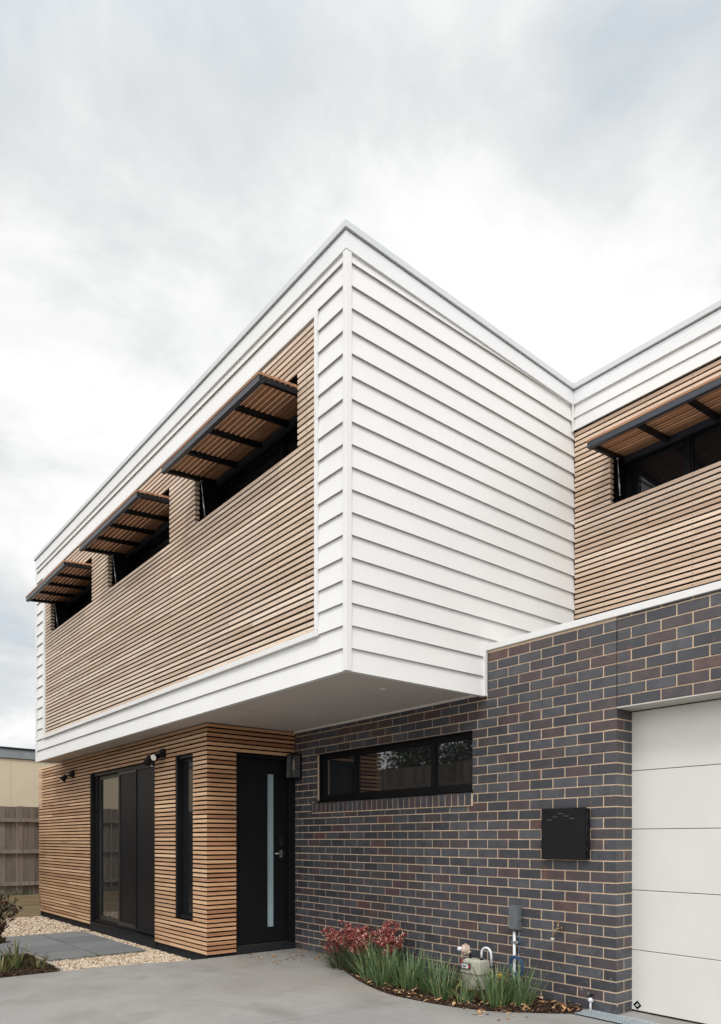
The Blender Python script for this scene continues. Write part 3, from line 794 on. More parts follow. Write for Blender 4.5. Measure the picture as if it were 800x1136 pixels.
cb.tube(pts, .0042, 6)
cb.tube([(-.046, .055, .06), (-.040, -.02, .12), (-.034, -.028, .2), (-.034, -.02, .30)], .0042, 6)
o = cb.build('cable_coil', M['bluecable']); o.location = (XB, 4.046, .262); tag(o, 'coil of blue cable hung on the pale conduit pipe', 'cable')

# garden tap
tp = empty('garden_tap', (XB, 3.618, .62), 'small tarnished brass garden tap on the brick wall right of the conduit', 'tap')
t = MB(); t.tube([(0, -.01, .012), (-.03, -.01, .012)], .018, 12); t.tube([(-.02, -.01, .012), (-.075, -.008, .010)], .012, 12)
t.tube([(-.068, -.006, .012), (-.085, .01, -.015), (-.085, .022, -.045), (-.085, .024, -.060)], [.014, .013, .014, .016], 12)
t.tube([(-.055, -.010, .01), (-.055, -.010, .055)], .009, 10)
t.build('tap_body', M['brass'], tp)
t = MB(); t.tube([(-.055, -.010, .055), (-.055, -.010, .064)], .012, 10); t.box(-.061, -.049, -.035, .015, .064, .074); t.build('tap_handle', M['brass'], tp, .003)
t = MB(); t.tube([(-.085, .024, -.060), (-.085, .025, -.094)], [.016, .014], 12); t.build('hose_nozzle', M['gasbody'], tp)
# stand pipe beside the pier
o = empty('drain_riser', (XB - .030, 3.318, 0), 'short pale riser pipe with a dark cap in front of the brick pier', 'pipe')
t = MB(); t.tube([(0, 0, -.02), (0, 0, .112)], .009, 12); t.build('riser_pipe', M['pvc'], o)
t = MB(); t.tube([(0, -.018, .086), (0, .018, .086)], .014, 12); t.tube([(0, 0, .07), (0, 0, .1)], .014, 12); t.build('fitting', M['pvc'], o)
t = MB(); t.tube([(0, 0, .112), (0, 0, .128)], .013, 10); t.box(-.006, .006, -.026, .010, .128, .136); t.build('cap', M['frame'], o)

# gas meter
gm = empty('gas_meter', (4.94, 4.415, 0), 'grey beige gas meter with pinkish regulator and looped white pipe in the garden bed', 'gas meter')
t = MB(); t.box(-.085, .085, -.135, .135, .035, .208); t.box(-.100, .100, -.150, .150, .2085, .232); t.hexa([(-.092, -.142, .2325), (.092, -.142, .2325), (.092, .142, .2325), (-.092, .142, .2325), (-.080, -.128, .345), (.080, -.128, .345), (.080, .128, .345), (-.080, .128, .345)])
t.hexa([(-.080, -.128, .3455), (.080, -.128, .3455), (.080, .128, .3455), (-.080, .128, .3455), (-.045, -.10, .362), (.045, -.10, .362), (.045, .10, .362), (-.045, .10, .362)])
for y in (-.11, -.06, 0, .06, .11): t.box(-.090, -.0852, y - .006, y + .006, .05, .19)
t.build('meter_body', M['gasbody'], gm, .008)
t = MB(); t.box(-.108, -.0905, -.010, .128, .250, .322); d = t.build('dial_housing', M['emboss'], gm, .012)
t = MB(); t.box(-.1105, -.1083, .022, .118, .262, .310); t.box(-.1118, -.1106, .050, .100, .272, .286, 0, 2); t.box(-.1112, -.1083, -.002, .016, .268, .304, 0, 1)
for i in range(5): t.box(-.1114, -.1106, .034 + i * .016, .043 + i * .016, .292, .303, 0, 2)
t.build('dial', [M['label'], M['red'], M['black']], d)
# inlet side: nut, elbow, regulator
t = MB(); t.tube([(-.0, .085, .3625), (-.0, .085, .392)], .022, 12); t.tube([(0, -.085, .3625), (0, -.085, .385)], .022, 12); t.tube([(.02, -.215, .29), (.02, -.215, .31)], .022, 12)
t.tube([(0, .085, .392), (-.005, .10, .42)], .016, 10)
t.build('connector_nut', M['frame'], gm)
t = MB(); pts = [(0, -.085, .385)]
for i in range(0, 13):
    a = PI - i / 12 * PI; pts.append((0, -.150 + .065 * math.cos(a) * -1 * -1 if False else -.150 - .065 * math.cos(a) * -1 * -1 * 1, .435 + .065 * math.sin(a)))
pts = [(0, -.085, .385)] + [(.01 * i / 12, -.085 - .065 + .065 * math.cos(i / 12 * PI), .440 + .065 * math.sin(i / 12 * PI)) for i in range(13)] + [(.02, -.215, .31)]
t.tube(pts, .0135, 12); t.build('outlet_pipe', M['pvc'], gm)
t = MB()
a_, c_ = Vector((-.02, .150, .455)), Vector((-.72, .40, .12)).normalized()
t.tube([a_ - c_ * .045, a_ - c_ * .04, a_ - c_ * .006], [.030, .055, .060], 22); t.tube([a_ - c_ * .006, a_ + c_ * .006], .068, 22)
t.tube([a_ + c_ * .006, a_ + c_ * .035, a_ + c_ * .045], [.058, .048, .030], 22)
t.tube([a_ + Vector((.0, .03, -.03)), a_ + Vector((.0, .04, -.11))], .020, 12); t.tube([a_ + Vector((0, -.02, -.01)), a_ + Vector((0.02, -.062, -.035))], .024, 12)
for k in range(8):
    q = Matrix.Rotation(k * PI / 4, 3, c_) @ (c_.cross(Vector((0, 0, 1))).normalized() * .060); t.tube([a_ + q - c_ * .012, a_ + q + c_ * .012], .007, 6)
rg = t.build('regulator', M['regul'], gm)
t = MB(); t.tube([a_ + c_ * .045, a_ + c_ * .085], [.024, .021], 16); t.build('regulator_cap', M['label'], rg)
t = MB(); t.tube([(-.0, .19, .34), (.0, .195, .20), (0, .195, -.02)], .012, 10); t.build('inlet_pipe', M['bframe'], gm)
t = MB(); t.box(-.02, -.010, .175, .215, .27, .335); t.build('valve_tag', M['red'], gm, .002)
t = MB(); t.tube([(.02, -.215, .29), (.02, -.215, .22), (.02, -.25, .20), (.02, -.30, .20)], .017, 12); t.tube([(.02, -.23, .215), (-.02, -.235, .215)], .03, 12); t.build('valve', M['bframe'], gm)
t = MB(); t.tube([(.02, -.295, .205), (.02, -.37, .205)], .025, 12); t.box(-.02, .035, -.375, -.30, .222, .238); t.tube([(.02, -.37, .205), (.06, -.37, .19), (.09, -.37, .1)], .014, 10); t.build('yellow_union', M['yellow'], gm, .003)

gm.scale = (.80, .80, .80)
# ------------------------------------------------------------------ ground
def sheet(name, pts, z, mat, kind='structure', thick=0, label=None):
    mb = MB()
    if thick: mb.prism(pts, z - thick, z)
    else: mb.poly([(x, y, z) for x, y in pts])
    o = mb.build(name, mat); recalc(o)
    bm = bmesh.new(); bm.from_mesh(o.data); bmesh.ops.triangulate(bm, faces=[f for f in bm.faces if len(f.verts) > 4]); bm.to_mesh(o.data); bm.free()
    o['kind'] = kind; return o
sheet('ground', [(-400, -400), (400, -400), (400, 400), (-400, 400)], -.160, M['soil'])
def catmull(P, n=6):
    out = []
    for i in range(len(P) - 1):
        p0 = P[max(i - 1, 0)]; p1 = P[i]; p2 = P[i + 1]; p3 = P[min(i + 2, len(P) - 1)]
        for k in range(n):
            t = k / n
            out.append(tuple(.5 * (2 * p1[j] + (p2[j] - p0[j]) * t + (2 * p0[j] - 5 * p1[j] + 4 * p2[j] - p3[j]) * t * t + (3 * p1[j] - p0[j] - 3 * p2[j] + p3[j]) * t ** 3) for j in (0, 1)))
    return out + [P[-1]]
near = catmull([(5.098, 3.40), (4.93, 3.345), (4.80, 3.42), (4.60, 3.63), (4.463, 3.78), (4.335, 4.062), (4.262, 4.379), (4.250, 4.496)])
far = catmull([(4.247, 4.504), (4.231, 4.777), (4.30, 5.12), (4.428, 5.503), (4.60, 5.90), (4.745, 6.215), (4.92, 6.45), (5.098, 6.62)])
jl = lambda x, s: 4.500 + (4.25 - x) * .085 + s
slabA = [(-9, -9), (5.34, -9), (5.34, YG - .002), (XB - .002, YG - .002), (5.098, 3.10)] + near + [(-9, jl(-9, -.004))]
slabB = [(-9, jl(-9, .004))] + far + [(5.098, YW + .001), (3.90, YW + .001), (3.868, 7.56), (3.55, 7.60), (2.9, 7.78), (2.33, 7.80), (-9, 7.86)]
c1 = sheet('driveway', slabA, 0.0, M['concrete'], thick=.1)
c2 = sheet('driveway', slabB, 0.0, M['concrete'], thick=.1)
j = MB(); j.hexa([(-9, jl(-9, -.01), -.05), (4.25, 4.47, -.05), (4.25, 4.53, -.05), (-9, jl(-9, .01), -.05), (-9, jl(-9, -.01), -.006), (4.25, 4.47, -.006), (4.25, 4.53, -.006), (-9, jl(-9, .01), -.006)])
o = j.build('driveway_joint', M['plinth']); o['kind'] = 'structure'
bed = near[::1] + far[1:] 
bedpoly = [(XB + .01, 3.40)] + near + far + [(XB + .01, 6.62)]
sheet('garden_soil', bedpoly, -.020, M['mulch_base'])
gravpoly = [(2.31, 7.6), (4.1, 7.4), (4.1, 14.4), (-6, 14.4), (-6, 9.2), (2.31, 9.2)]
sheet('gravel_bed', gravpoly, -.085, M['pebble_base'])
# paved path
t = MB(); rows = [(8.855, 9.335), (9.341, 9.955), (9.961, 10.575), (10.581, 11.44)]
e0 = lambda y: 2.38 ; 
def pav(a0, a1, b0, b1):
    z = -.050 + R.uniform(-.0015, .0015)
    t.box(a0, a1, b0, b1, -.075, z, R.random())
ys = [8.93, 9.56, 10.19, 10.82, 11.45]
xs_ = [1.30, 1.90, 2.50, 3.10, 3.72]
for i in range(4):
    for k in range(4): pav(xs_[k] + .010, xs_[k + 1] - .010, ys[i] + .011, ys[i + 1] - .011)
t.box(1.31, 3.71, 8.94, 11.44, -.10, -.0755, 0, 1)
pv = t.build('paved_path', [M['paver'], M['plinth']], None, .004); pv['kind'] = 'structure'

ICO = None
def ico():
    global ICO
    if ICO is None:
        bm = bmesh.new(); bmesh.ops.create_icosphere(bm, subdivisions=1, radius=1)
        ICO = ([v.co.copy() for v in bm.verts], [tuple(v.index for v in f.verts) for f in bm.faces]); bm.free()
    return ICO
def inside(p, poly):
    x, y = p; c = False; n = len(poly)
    for i in range(n):
        x1, y1 = poly[i]; x2, y2 = poly[(i + 1) % n]
        if (y1 > y) != (y2 > y) and x < (x2 - x1) * (y - y1) / (y2 - y1) + x1: c = not c
    return c
def pebbles(mb, x0, x1, y0, y1, n, r0, r1, z, ok):
    V, F = ico()
    for _ in range(n):
        x, y = R.uniform(x0, x1), R.uniform(y0, y1)
        if not ok(x, y): continue
        r = R.uniform(r0, r1); sx, sy, sz = r * R.uniform(.7, 1.3), r * R.uniform(.7, 1.2), r * R.uniform(.5, .9)
        m = Matrix.Rotation(R.uniform(0, 6.28), 3, 'Z') @ Matrix.Rotation(R.uniform(-.5, .5), 3, 'X')
        n0 = len(mb.v); zz = z + R.uniform(0, r * .9)
        for v in V:
            q = m @ Vector((v.x * sx, v.y * sy, v.z * sz)); mb.v.append((x + q.x, y + q.y, zz + q.z))
        va = R.random()
        for f in F: mb.face([n0 + i for i in f], va, 0, True)
g1 = MB()
pebbles(g1, 2.335, 3.88, 7.60, 8.925, 9000, .007, .013, -.078, lambda x, y: y > (7.80 if x < 2.9 else 7.80 - (x - 2.9) * .27) + .005)
pebbles(g1, 3.725, 3.885, 8.9, 11.4, 1500, .007, .013, -.078, lambda x, y: True)
pebbles(g1, 1.6, 3.885, 11.46, 14.28, 9500, .011, .020, -.080, lambda x, y: True)
tag(g1.build('pebble_gravel', M['pebble']), 'cream pebble gravel around the grey pavers', 'gravel', kind='stuff')

def chips(mb, n, poly, z, l0=.015, l1=.045, w=.010, hz=.03):
    xs = [p[0] for p in poly]; ysx = [p[1] for p in poly]
    for _ in range(n):
        x, y = R.uniform(min(xs), max(xs)), R.uniform(min(ysx), max(ysx))
        if not inside((x, y), poly): continue
        L = R.uniform(l0, l1) / 2; ww = R.uniform(.4, 1) * w / 2; th = R.uniform(.0015, .004)
        m = Matrix.Rotation(R.uniform(0, 6.28), 3, 'Z') @ Matrix.Rotation(R.uniform(-.6, .6), 3, 'Y') @ Matrix.Rotation(R.uniform(-.6, .6), 3, 'X')
        c = Vector((x, y, z + R.uniform(0, hz))); P = []
        for (a, b, d) in ((-L, -ww, -th), (L, -ww * .7, -th), (L, ww * .7, -th), (-L, ww, -th), (-L, -ww, th), (L, -ww * .7, th), (L, ww * .7, th), (-L, ww, th)):
            P.append(c + m @ Vector((a, b, d)))
        mb.hexa(P, R.random() ** 1.3)
def leaf_litter(mb, n, poly, z, hz=.03):
    xs = [p[0] for p in poly]; ysx = [p[1] for p in poly]
    for _ in range(n):
        x, y = R.uniform(min(xs), max(xs)), R.uniform(min(ysx), max(ysx))
        if not inside((x, y), poly): continue
        L = R.uniform(.015, .035); ww = L * R.uniform(.3, .5)
        m = Matrix.Rotation(R.uniform(0, 6.28), 3, 'Z') @ Matrix.Rotation(R.uniform(-.5, .5), 3, 'Y') @ Matrix.Rotation(R.uniform(-.5, .5), 3, 'X')
        c = Vector((x, y, z + R.uniform(0.005, hz)))
        pts = [(-L, 0, 0), (-L * .3, -ww, .004), (L * .4, -ww * .8, .005), (L, 0, 0), (L * .4, ww * .8, .006), (-L * .3, ww, .003)]
        mb.poly([c + m @ Vector(p) for p in pts], R.random(), 1)
mu = MB(); chips(mu, 17000, bedpoly, -.014, .012, .038, .009, .03); leaf_litter(mu, 650, bedpoly, .008, .03)
tag(mu.build('bark_mulch', [M['mulch'], M['deadleaf']]), 'dark bark mulch with dry leaves in the bed under the brick wall', 'mulch', kind='stuff')
lbed = [(-3, 7.87), (2.305, 7.81), (2.32, 9.12), (1.2, 9.5), (-3, 9.6)]
sheet('garden_soil', lbed, -.015, M['mulch_base'])
mu = MB(); chips(mu, 15000, [(.6, 7.875), (2.305, 7.81), (2.32, 9.12), (1.2, 9.5), (.6, 9.5)], -.008, .015, .045, .011, .03)
tag(mu.build('bark_mulch', [M['mulch'], M['deadleaf']]), 'brown bark mulch in the left bed beside the pavers', 'mulch', kind='stuff')
t = MB(); t.hexa([(2.312, 7.808, -.12), (2.334, 7.808, -.12), (2.352, 9.16, -.12), (2.330, 9.16, -.12), (2.312, 7.808, .032), (2.338, 7.808, .032), (2.356, 9.16, .032), (2.330, 9.16, .032)])
tag(t.build('garden_edging', M['edging'], None, .002), 'thin weathered timber edging board between the left bed and the gravel', 'edging')
# drain grate
dg = empty('drain_grate', (4.98, 2.9, 0), 'galvanised grated channel drain at the foot of the garage pier', 'drain')
t = MB(); gx0, gx1 = -.105, .115; ya, yb = .455, -3.9
t.box(gx0, gx0 + .006, yb, ya, .0005, .008); t.box(gx1 - .006, gx1, yb, ya, .0005, .008)
k = yb
while k < ya: t.box(gx0 + .006, gx1 - .006, k, k + .005, .001, .007); k += .022
for i in range(1, 6): t.box(gx0 + i * .037 - .002, gx0 + i * .037 + .002, yb, ya, .0012, .0062)
t.build('grate', M['galv'], dg)
t = MB(); t.box(gx0, gx1, yb, ya, .0002, .0004); 
t.box(gx0 - .004, gx0, yb, ya + .004, .0002, .009); t.build('channel_frame', M['plinth'], dg)

# ------------------------------------------------------------------ fence, sleepers, neighbour
fn = empty('paling_fence', (1.5, 14.45, 0), 'weathered grey timber paling fence with three rails behind the left garden', 'fence')
x = -7.0
pm = MB()
while x < 5.2:
    w_ = R.uniform(.098, .106); v = min(1, max(0, R.gauss(.5, .25))); top = 1.985 + R.uniform(-.006, .008); dy = .0 if int((x + 20) / .1) % 2 else .012
    pm.box(x - 1.5, x - 1.5 + w_, dy, dy + .013, .12, top, v); x += w_ - .004 if dy else w_ + .006
pm.build('palings', M['fence'], fn)
for z in (.551, 1.150, 1.735):
    t = MB(); t.box(-8.5, 3.7, -.052, -.001, z - .035, z + .035, .8); t.build('rail', M['fence'], fn)
for i in range(5):
    t = MB(); xx = -8.2 + i * 2.4; t.box(xx, xx + .09, .028, .10, -.15, 1.90, .5); t.build('post', M['fence'], fn)
rw = empty('retaining_wall', (0, 14.30, 0), 'low retaining wall of two treated pine sleepers in front of the fence', 'retaining wall')
for i in range(2):
    t = MB(); t.box(-6, 3.865, 0, .05, -.06 + i * .202, .138 + i * .202, R.random()); t.build('sleeper', M['sleeper'], rw, .004)
sheet('garden_soil', [(-6, 14.352), (3.86, 14.352), (3.86, 14.6), (-6, 14.6)], .30, M['soil'])
sf = empty('side_fence', (.30, 11.5, 0), 'taller paling fence along the left side of the garden, seen only in window reflections', 'fence')
t = MB(); y = -2.9; k = 0
while y < 2.85:
    w_ = R.uniform(.098, .106); t.box(0, .014, y, y + w_, .40, 2.85 + R.uniform(-.008, .008), min(1, max(0, R.gauss(.6, .25)))); y += w_ + .003
t.build('palings', M['fence'], sf)
for z in (.7, 1.5, 2.45):
    t = MB(); t.box(.015, .060, -2.9, 2.85, z - .035, z + .035, .8); t.build('rail', M['fence'], sf)
def tree(x, y, h, label):
    r = empty('garden_tree', (x, y, -.1), label, 'tree', 'trees beyond the side fence')
    tr = MB(); lf = MB(); tr.tube([(0, 0, 0), (.05, .02, h * .3), (0, .05, h * .6), (.08, 0, h * .9)], [.11, .09, .06, .02], 8)
    for i in range(85):
        a = R.uniform(0, 6.28); z0 = h * R.uniform(.28, .85); z1 = z0 + R.uniform(.1, .9); rr_ = h * R.uniform(.12, .30) * (1.15 - z0 / h * .6)
        c = Vector((math.cos(a) * rr_, math.sin(a) * rr_, z1)); tr.tube([(0, 0, z0), c * .5 + Vector((0, 0, z0 * .5)), c], [.025, .016, .006], 5)
        for _ in range(150):
            q = c + Vector((R.gauss(0, .22), R.gauss(0, .22), R.gauss(0, .17))); u = Vector((R.uniform(-1, 1), R.uniform(-1, 1), R.uniform(-1, 1))).normalized(); w2 = u.orthogonal().normalized() * .03; u *= .075
            lf.poly([q, q + u * .5 + w2, q + u, q + u * .5 - w2], R.random())
    tr.build('trunk', M['twig'], r); lf.build('crown', M['bladedk'], r)
tree(-1.3, 9.4, 4.2, 'dark leafy tree beyond the side fence, nearest the driveway')
tree(-1.6, 12.2, 4.8, 'taller dark leafy tree beyond the side fence, nearest the rear fence')
nb = empty('neighbour_building', (3, 18, 0), 'cream rendered neighbouring building with a grey roof edge beyond the fence', 'building')
t = MB(); t.poly([(-9, 0, -.15), (5, 0, -.15), (5, 0, 3.05), (-9, 0, 3.45)]); 
t = MB()
zf = lambda x: 3.40 - .045 * (x - 1.5)
P = [(-9, 0, -.15), (4.5, 0, -.15), (4.5, 5, -.15), (-9, 5, -.15), (-9, 0, 3.225 + .16), (4.5, 0, 3.225 - .02), (4.5, 5, 3.2), (-9, 5, 3.38)]
t.hexa(P); t.build('wall', M['cream'], nb)
t = MB(); t.hexa([(-9.1, -.04, 3.39), (4.6, -.04, 3.21), (4.6, 5.1, 3.21), (-9.1, 5.1, 3.39), (-9.1, -.04, 3.63), (4.6, -.04, 3.40), (4.6, 5.1, 3.40), (-9.1, 5.1, 3.63)]); t.build('roof_fascia', M['greytrim'], nb)
t = MB(); t.hexa([(-9.15, -.07, 3.64), (4.65, -.07, 3.41), (4.65, 5.2, 3.41), (-9.15, 5.2, 3.64), (-9.15, -.07, 3.67), (4.65, -.07, 3.44), (4.65, 5.2, 3.44), (-9.15, 5.2, 3.67)]); t.build('roof_capping', M['steel'], nb)
t = MB()
for xx in (-6, -3.8, -1.4, 1.20): t.box(xx, xx + .02, -.006, -.001, 0, 3.2)
t.build('wall_joint', M['cream'], nb)

# ------------------------------------------------------------------ plants
def blade(mb, base, az, L, w, lean, droop, var, seg=6, twist=0, mi=0):
    """one strap leaf: lean = start angle from vertical, droop = extra bend"""
    d = Vector((math.cos(az), math.sin(az), 0)); side = Vector((-math.sin(az + twist), math.cos(az + twist), 0))
    p = Vector(base); th = lean; n0 = len(mb.v); st = L / seg
    for i in range(seg + 1):
        u = i / seg; ww = w * (1 - u ** 2.2) * (.6 + .4 * min(1, u * 5)) / 2 + .0003
        up = Vector((0, 0, 1)) * math.sin(th) - d * math.cos(th)
        mb.v += [tuple(p - side * ww + up * ww * .35), tuple(p), tuple(p + side * ww + up * ww * .35)]
        p = p + (d * math.sin(th) + Vector((0, 0, 1)) * math.cos(th)) * st; th += droop / seg * (0.4 + 1.2 * u)
    for i in range(seg):
        a = n0 + i * 3
        mb.face([a, a + 1, a + 4, a + 3], var, mi, True); mb.face([a + 1, a + 2, a + 5, a + 4], var, mi, True)
def tuft(mb, n, r, L0, L1, w0, w1, lean=(.02, .55), droop=(.1, .9), tone=(0, .9), dead=.06):
    for _ in range(n):
        az = R.uniform(0, 2 * PI); rr_ = r * math.sqrt(R.random()); a2 = az + R.uniform(-.6, .6)
        v = R.uniform(*tone) if R.random() > dead else R.uniform(.93, 1)
        blade(mb, (rr_ * math.cos(az), rr_ * math.sin(az), -.02), a2, R.uniform(L0, L1), R.uniform(w0, w1), R.uniform(*lean) * (.4 + .6 * rr_ / r), R.uniform(*droop), v, 7, R.uniform(-.5, .5))
G1 = 'green strappy clumps along the brick wall'
def clump(x, y, n, r, L, label, mat='blade', sc=1.25):
    n = int(n * 1.9); L *= 1.12; r *= 1.1
    mb = MB(); tuft(mb, n, r, L * .5, L, .007 * sc, .012 * sc, (.02, .7), (.1, .8))
    o = mb.build('strappy_plant', M[mat]); o.location = (x, y, .0); tag(o, label, 'plant', G1); return o
clump(4.62, 5.50, 75, .14, .40, 'green strappy clump just right of and partly under the red flowers')
clump(4.50, 5.18, 80, .15, .38, 'tall green strappy clump, second in the row from the red flowers')
clump(4.56, 4.88, 80, .15, .38, 'green strappy clump midway between the red flowers and the gas meter')
clump(4.62, 4.58, 70, .14, .36, 'green strappy clump immediately left of the gas meter')
clump(4.46, 4.36, 34, .07, .29, 'small thin strappy clump in front of the left corner of the gas meter')
clump(4.50, 4.15, 22, .06, .24, 'smallest strappy tuft, in front of the middle of the gas meter')
clump(4.66, 3.93, 75, .12, .40, 'green strappy clump right of the gas meter and below the yellow fitting')
clump(4.80, 3.80, 40, .08, .36, 'pale tipped strappy clump at the foot of the conduit pipe')
def paw(x, y, nl, ns, Hh, lean_dir, label):
    r = empty('kangaroo_paw', (x, y, 0), label, 'flowering plant', 'red flowering plants at the left end of the bed')
    mb = MB(); tuft(mb, nl, .13, .26, .46, .008, .014, (.1, .95), (.2, 1.0), (0, 1), .08); mb.build('leaves', M['bladedk'], r)
    st = MB(); fl = MB()
    for _ in range(ns):
        az = R.uniform(0, 2 * PI); d = Vector((math.cos(az), math.sin(az), 0)) * R.uniform(.02, .16) + Vector((*lean_dir, 0)) * R.uniform(.3, 1)
        h = Hh * R.uniform(.55, 1.0); p0 = Vector((R.uniform(-.05, .05), R.uniform(-.05, .05), 0)); p2 = p0 + d + Vector((0, 0, h)); p1 = p0.lerp(p2, .5) - d * .12
        st.tube([p0, p1, p2], [.0035, .003, .002], 5, R.random())
        for b in range(R.randint(3, 5)):
            u = R.uniform(.60, 1.0); q = p1.lerp(p2, (u - .5) * 2)
            bd = Vector((R.uniform(-1, 1), R.uniform(-1, 1), R.uniform(.1, .8))).normalized(); q2 = q + bd * R.uniform(.03, .07)
            st.tube([q, q2], .0016, 4, R.random())
            for _k in range(R.randint(7, 12)):
                c = q.lerp(q2, R.uniform(.3, 1.1)) + Vector((R.gauss(0, .009), R.gauss(0, .009), R.gauss(0, .009)))
                fd = (bd + Vector((R.uniform(-1, 1), R.uniform(-1, 1), R.uniform(-.6, 1)))).normalized(); L = R.uniform(.022, .038)
                v = R.random() * .85 if R.random() > .18 else 1.0
                fl.tube([c, c + fd * L * .45, c + fd * L + Vector((0, 0, -.002))], [.0020, .0056, .0026], 5, v)
                if R.random() < .3:
                    for s_ in (-1, 1): fl.tube([c + fd * L, c + fd * L + Vector((s_ * .005, .004, .003))], [.002, .0006], 3, 1.0)
    st.build('flower_stalks', M['stalk'], r); fl.build('flowers', M['paw'], r)
paw(4.72, 6.08, 140, 34, .46, (-.06, .05), 'red flowering clump at the far left end of the bed, nearest the front door')
paw(4.70, 5.76, 140, 34, .49, (.0, .0), 'middle red flowering clump in front of the brick wall')
paw(4.80, 5.48, 110, 26, .54, (.02, -.01), 'rightmost red flowering clump, beside the green strappy plants')
# flax in the left bed
def flax(x, y, n, L, label, r=.05):
    mb = MB(); tuft(mb, n, r, L * .55, L, .014, .024, (.1, .9), (.1, .8), (0, 1), .12)
    o = mb.build('flax_plant', M['flax']); o.location = (x, y, 0); tag(o, label, 'plant', 'spiky olive plants in the left bed')
flax(1.98, 8.20, 30, .42, 'larger spiky olive flax at the left edge of the left bed')
flax(2.16, 8.06, 18, .26, 'smaller spiky olive flax near the corner of the timber edging')
flax(1.80, 8.05, 20, .38, 'spiky olive flax partly cut off by the left edge of the photo')
# bronze shrub
sh = empty('bronze_shrub', (1.70, 8.62, 0), 'open bronze and green leafed shrub at the left edge over the bed', 'shrub')
tw = MB(); lv = MB()
def sprig(p, d, L, r, depth):
    q = p + d * L; mid = p.lerp(q, .5) + Vector((R.uniform(-.02, .02), R.uniform(-.02, .02), .01))
    tw.tube([p, mid, q], [r, r * .8, r * .5], 5)
    if depth == 0:
        for k in range(R.randint(16, 24)):
            u = R.random(); c = p.lerp(q, .15 + .85 * u); az = R.uniform(0, 6.28)
            ld = (d * .8 + Vector((math.cos(az), math.sin(az), R.uniform(-.2, .6)))).normalized(); s = ld.cross(Vector((0, 0, 1))).normalized(); L2 = R.uniform(.030, .058); w_ = L2 * .22
            nrm = ld.cross(s); v = R.random() * (.45 if p.z > .75 else 1); v = v if p.z > .75 else .35 + v * .65; L2 *= 1.25; w_ *= 1.5
            lv.poly([c, c + ld * L2 * .5 - s * w_ + nrm * .003, c + ld * L2, c + ld * L2 * .5 + s * w_ + nrm * .003], v)
        return
    for k in range(R.randint(2, 4)):
        nd_ = (d + Vector((R.uniform(-.7, .7), R.uniform(-.7, .7), R.uniform(-.25, .35)))).normalized()
        sprig(p.lerp(q, R.uniform(.5, 1)), nd_, L * R.uniform(.55, .8), r * .6, depth - 1)
for k in range(15):
    az = R.uniform(0, 6.28); d = Vector((math.cos(az) * .45, math.sin(az) * .45, 1)).normalized()
    sprig(Vector((R.uniform(-.08, .08), R.uniform(-.08, .08), 0)), d, R.uniform(.25, .62), .006, 2)
for k in range(5):
    d = Vector((R.uniform(.3, .55), R.uniform(-.3, .2), R.uniform(.5, 1.0))).normalized()
    sprig(Vector((0, 0, .1)), d, R.uniform(.3, .5), .006, 2)
sh.scale = (.86, .86, 1.02)
tw.build('branches', M['twig'], sh); lv.build('leaves', M['shrubleaf'], sh)
# weeds behind the sleepers and between pavers
wd = MB()
for _ in range(420):
    x, y = R.uniform(1.2, 3.8), R.uniform(14.36, 14.46)
    blade(wd, (x, y, .28), R.uniform(0, 6.28), R.uniform(.06, .20), R.uniform(.006, .014), R.uniform(0, .6), R.uniform(.2, 1.4), R.random(), 4)
for (x, y) in [(2.95, 8.92), (3.30, 8.925), (3.62, 8.93), (2.62, 8.93), (3.72, 9.30), (3.725, 9.8), (3.1, 8.92), (3.45, 8.92)]:
    for _ in range(12): blade(wd, (x + R.uniform(-.04, .04), y + R.uniform(-.015, .015), -.07), R.uniform(0, 6.28), R.uniform(.025, .06), .005, R.uniform(.2, 1), .5, R.random(), 3)
tag(wd.build('weeds', M['weed']), 'small green weeds along the fence foot and paver edge', 'weeds', kind='stuff')
# leaf litter on the concrete by the door
lt_ = MB(); leaf_litter(lt_, 60, [(4.2, 6.7), (5.05, 6.6), (5.05, 7.5), (4.3, 7.5)], .000, .006)
leaf_litter(lt_, 45, [(4.2, 3.6), (4.6, 3.4), (4.6, 3.7), (4.3, 4.1)], .000, .006)
o = lt_.build('fallen_leaves', [M['deadleaf'], M['deadleaf']]); tag(o, 'scattered dry leaves on the concrete near the door', 'leaves', kind='stuff'); o.scale = (1, 1, 1)

# ------------------------------------------------------------------ light
SUN_DIR = Vector((-.55, -.52, .95)).normalized()
el = math.asin(SUN_DIR.z); az = math.atan2(SUN_DIR.x, SUN_DIR.y)
world = bpy.data.worlds.new('World'); scene.world = world; world.use_nodes = True
nt = world.node_tree; nt.nodes.clear()
out = nt.nodes.new('ShaderNodeOutputWorld')
sky = nt.nodes.new('ShaderNodeTexSky'); sky.sky_type = 'NISHITA'; sky.sun_disc = False; sky.sun_elevation = el; sky.sun_rotation = az
b1 = nt.nodes.new('ShaderNodeBackground'); b1.inputs[1].default_value = .12; nt.links.new(sky.outputs[0], b1.inputs[0])
tc = nt.nodes.new('ShaderNodeTexCoord'); sx = nt.nodes.new('ShaderNodeSeparateXYZ'); nt.links.new(tc.outputs['Generated'], sx.inputs[0])
zc = mathn(nt, 'MAXIMUM', sx.outputs[2], 0.0); zc = mathn(nt, 'ADD', zc, .32)
cx = nt.nodes.new('ShaderNodeCombineXYZ')
nt.links.new(mathn(nt, 'DIVIDE', sx.outputs[0], zc), cx.inputs[0]); nt.links.new(mathn(nt, 'DIVIDE', sx.outputs[1], zc), cx.inputs[1])
mp = nt.nodes.new('ShaderNodeMapping'); mp.inputs['Location'].default_value = (3.3, 1.7, 0); nt.links.new(cx.outputs[0], mp.inputs[0])
n1 = noise(nt, mp.outputs[0], 1.15, 9, .56, .35)
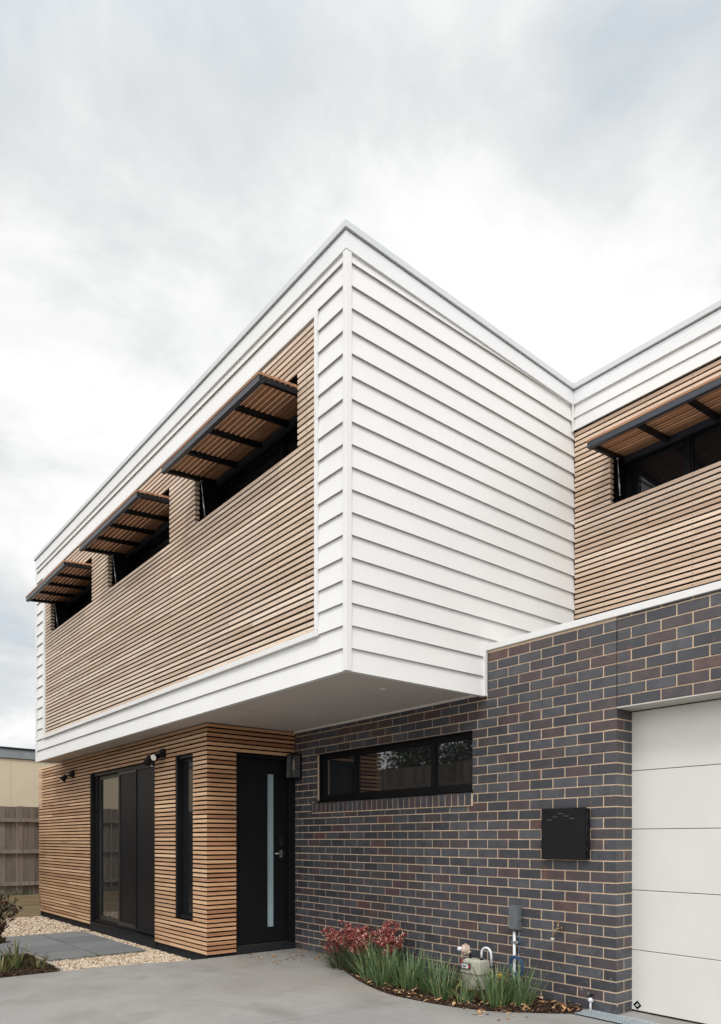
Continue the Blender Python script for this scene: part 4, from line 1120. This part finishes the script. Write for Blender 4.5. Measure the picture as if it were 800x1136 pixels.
n2 = noise(nt, mp.outputs[0], 3.4, 10, .60, .25)
f = mathn(nt, 'ADD', mathn(nt, 'MULTIPLY', n1, .50), mathn(nt, 'MULTIPLY', n2, .50))
f = mathn(nt, 'ADD', f, maprange(nt, sx.outputs[2], .48, .72, .075, -.035))
for d_, a_, c_ in (((.206, .714, .669), -.045, .965), ((.641, .322, .697), -.05, .972), ((.609, .504, .612), .05, .96), ((.301, .755, .583), .045, .97), ((.20, .95, .235), -.17, .993)):
    dn = nt.nodes.new('ShaderNodeVectorMath'); dn.operation = 'DOT_PRODUCT'; nt.links.new(tc.outputs['Generated'], dn.inputs[0]); dn.inputs[1].default_value = Vector(d_).normalized()
    f = mathn(nt, 'ADD', f, maprange(nt, dn.outputs['Value'], c_, 1, 0, a_))
cl = ramp(nt, [(.35, (.60, .655, .695)), (.41, (.69, .715, .735)), (.46, (.765, .778, .786)), (.51, (.87, .875, .88)), (.57, (.95, .951, .953))], f)
# brighter towards the sun behind the cloud
dp = nt.nodes.new('ShaderNodeVectorMath'); dp.operation = 'DOT_PRODUCT'; nt.links.new(tc.outputs['Generated'], dp.inputs[0]); dp.inputs[1].default_value = SUN_DIR
gl = maprange(nt, dp.outputs['Value'], .15, 1, .96, 2.15)
b2 = nt.nodes.new('ShaderNodeBackground'); nt.links.new(cl.outputs[0], b2.inputs[0]); nt.links.new(gl, b2.inputs[1])
mx = nt.nodes.new('ShaderNodeMixShader')
nt.links.new(maprange(nt, f, .24, .36, .80, 1), mx.inputs[0]); nt.links.new(b1.outputs[0], mx.inputs[1]); nt.links.new(b2.outputs[0], mx.inputs[2])
nt.links.new(mx.outputs[0], out.inputs[0])
sd_ = bpy.data.lights.new('sun', 'SUN'); sd_.energy = 1.5; sd_.angle = rad(13); sd_.color = (1, .965, .92)
so = bpy.data.objects.new('sun', sd_); C.objects.link(so); so.rotation_euler = SUN_DIR.to_track_quat('Z', 'Y').to_euler(); so.location = (-5, -5, 10)

# ------------------------------------------------------------------ camera
cam = bpy.data.cameras.new('camera'); co = bpy.data.objects.new('camera', cam); C.objects.link(co); scene.camera = co
cam.sensor_fit = 'HORIZONTAL'; cam.sensor_width = 24; cam.lens = 24 * 799.2 / 800
cam.shift_x = 0; cam.shift_y = (931.2 - 568) / 800
cam.clip_start = .05; cam.clip_end = 2000
co.location = (0, 0, H); co.rotation_euler = (rad(90), 0, rad(50.89 - 90))
scene.view_settings.view_transform = 'Standard'; scene.view_settings.look = 'None'
scene.view_settings.exposure = 0.15; scene.view_settings.gamma = 1; scene.view_settings.use_curve_mapping = False
scene.cycles.max_bounces = 8
scene.cycles.diffuse_bounces = 5
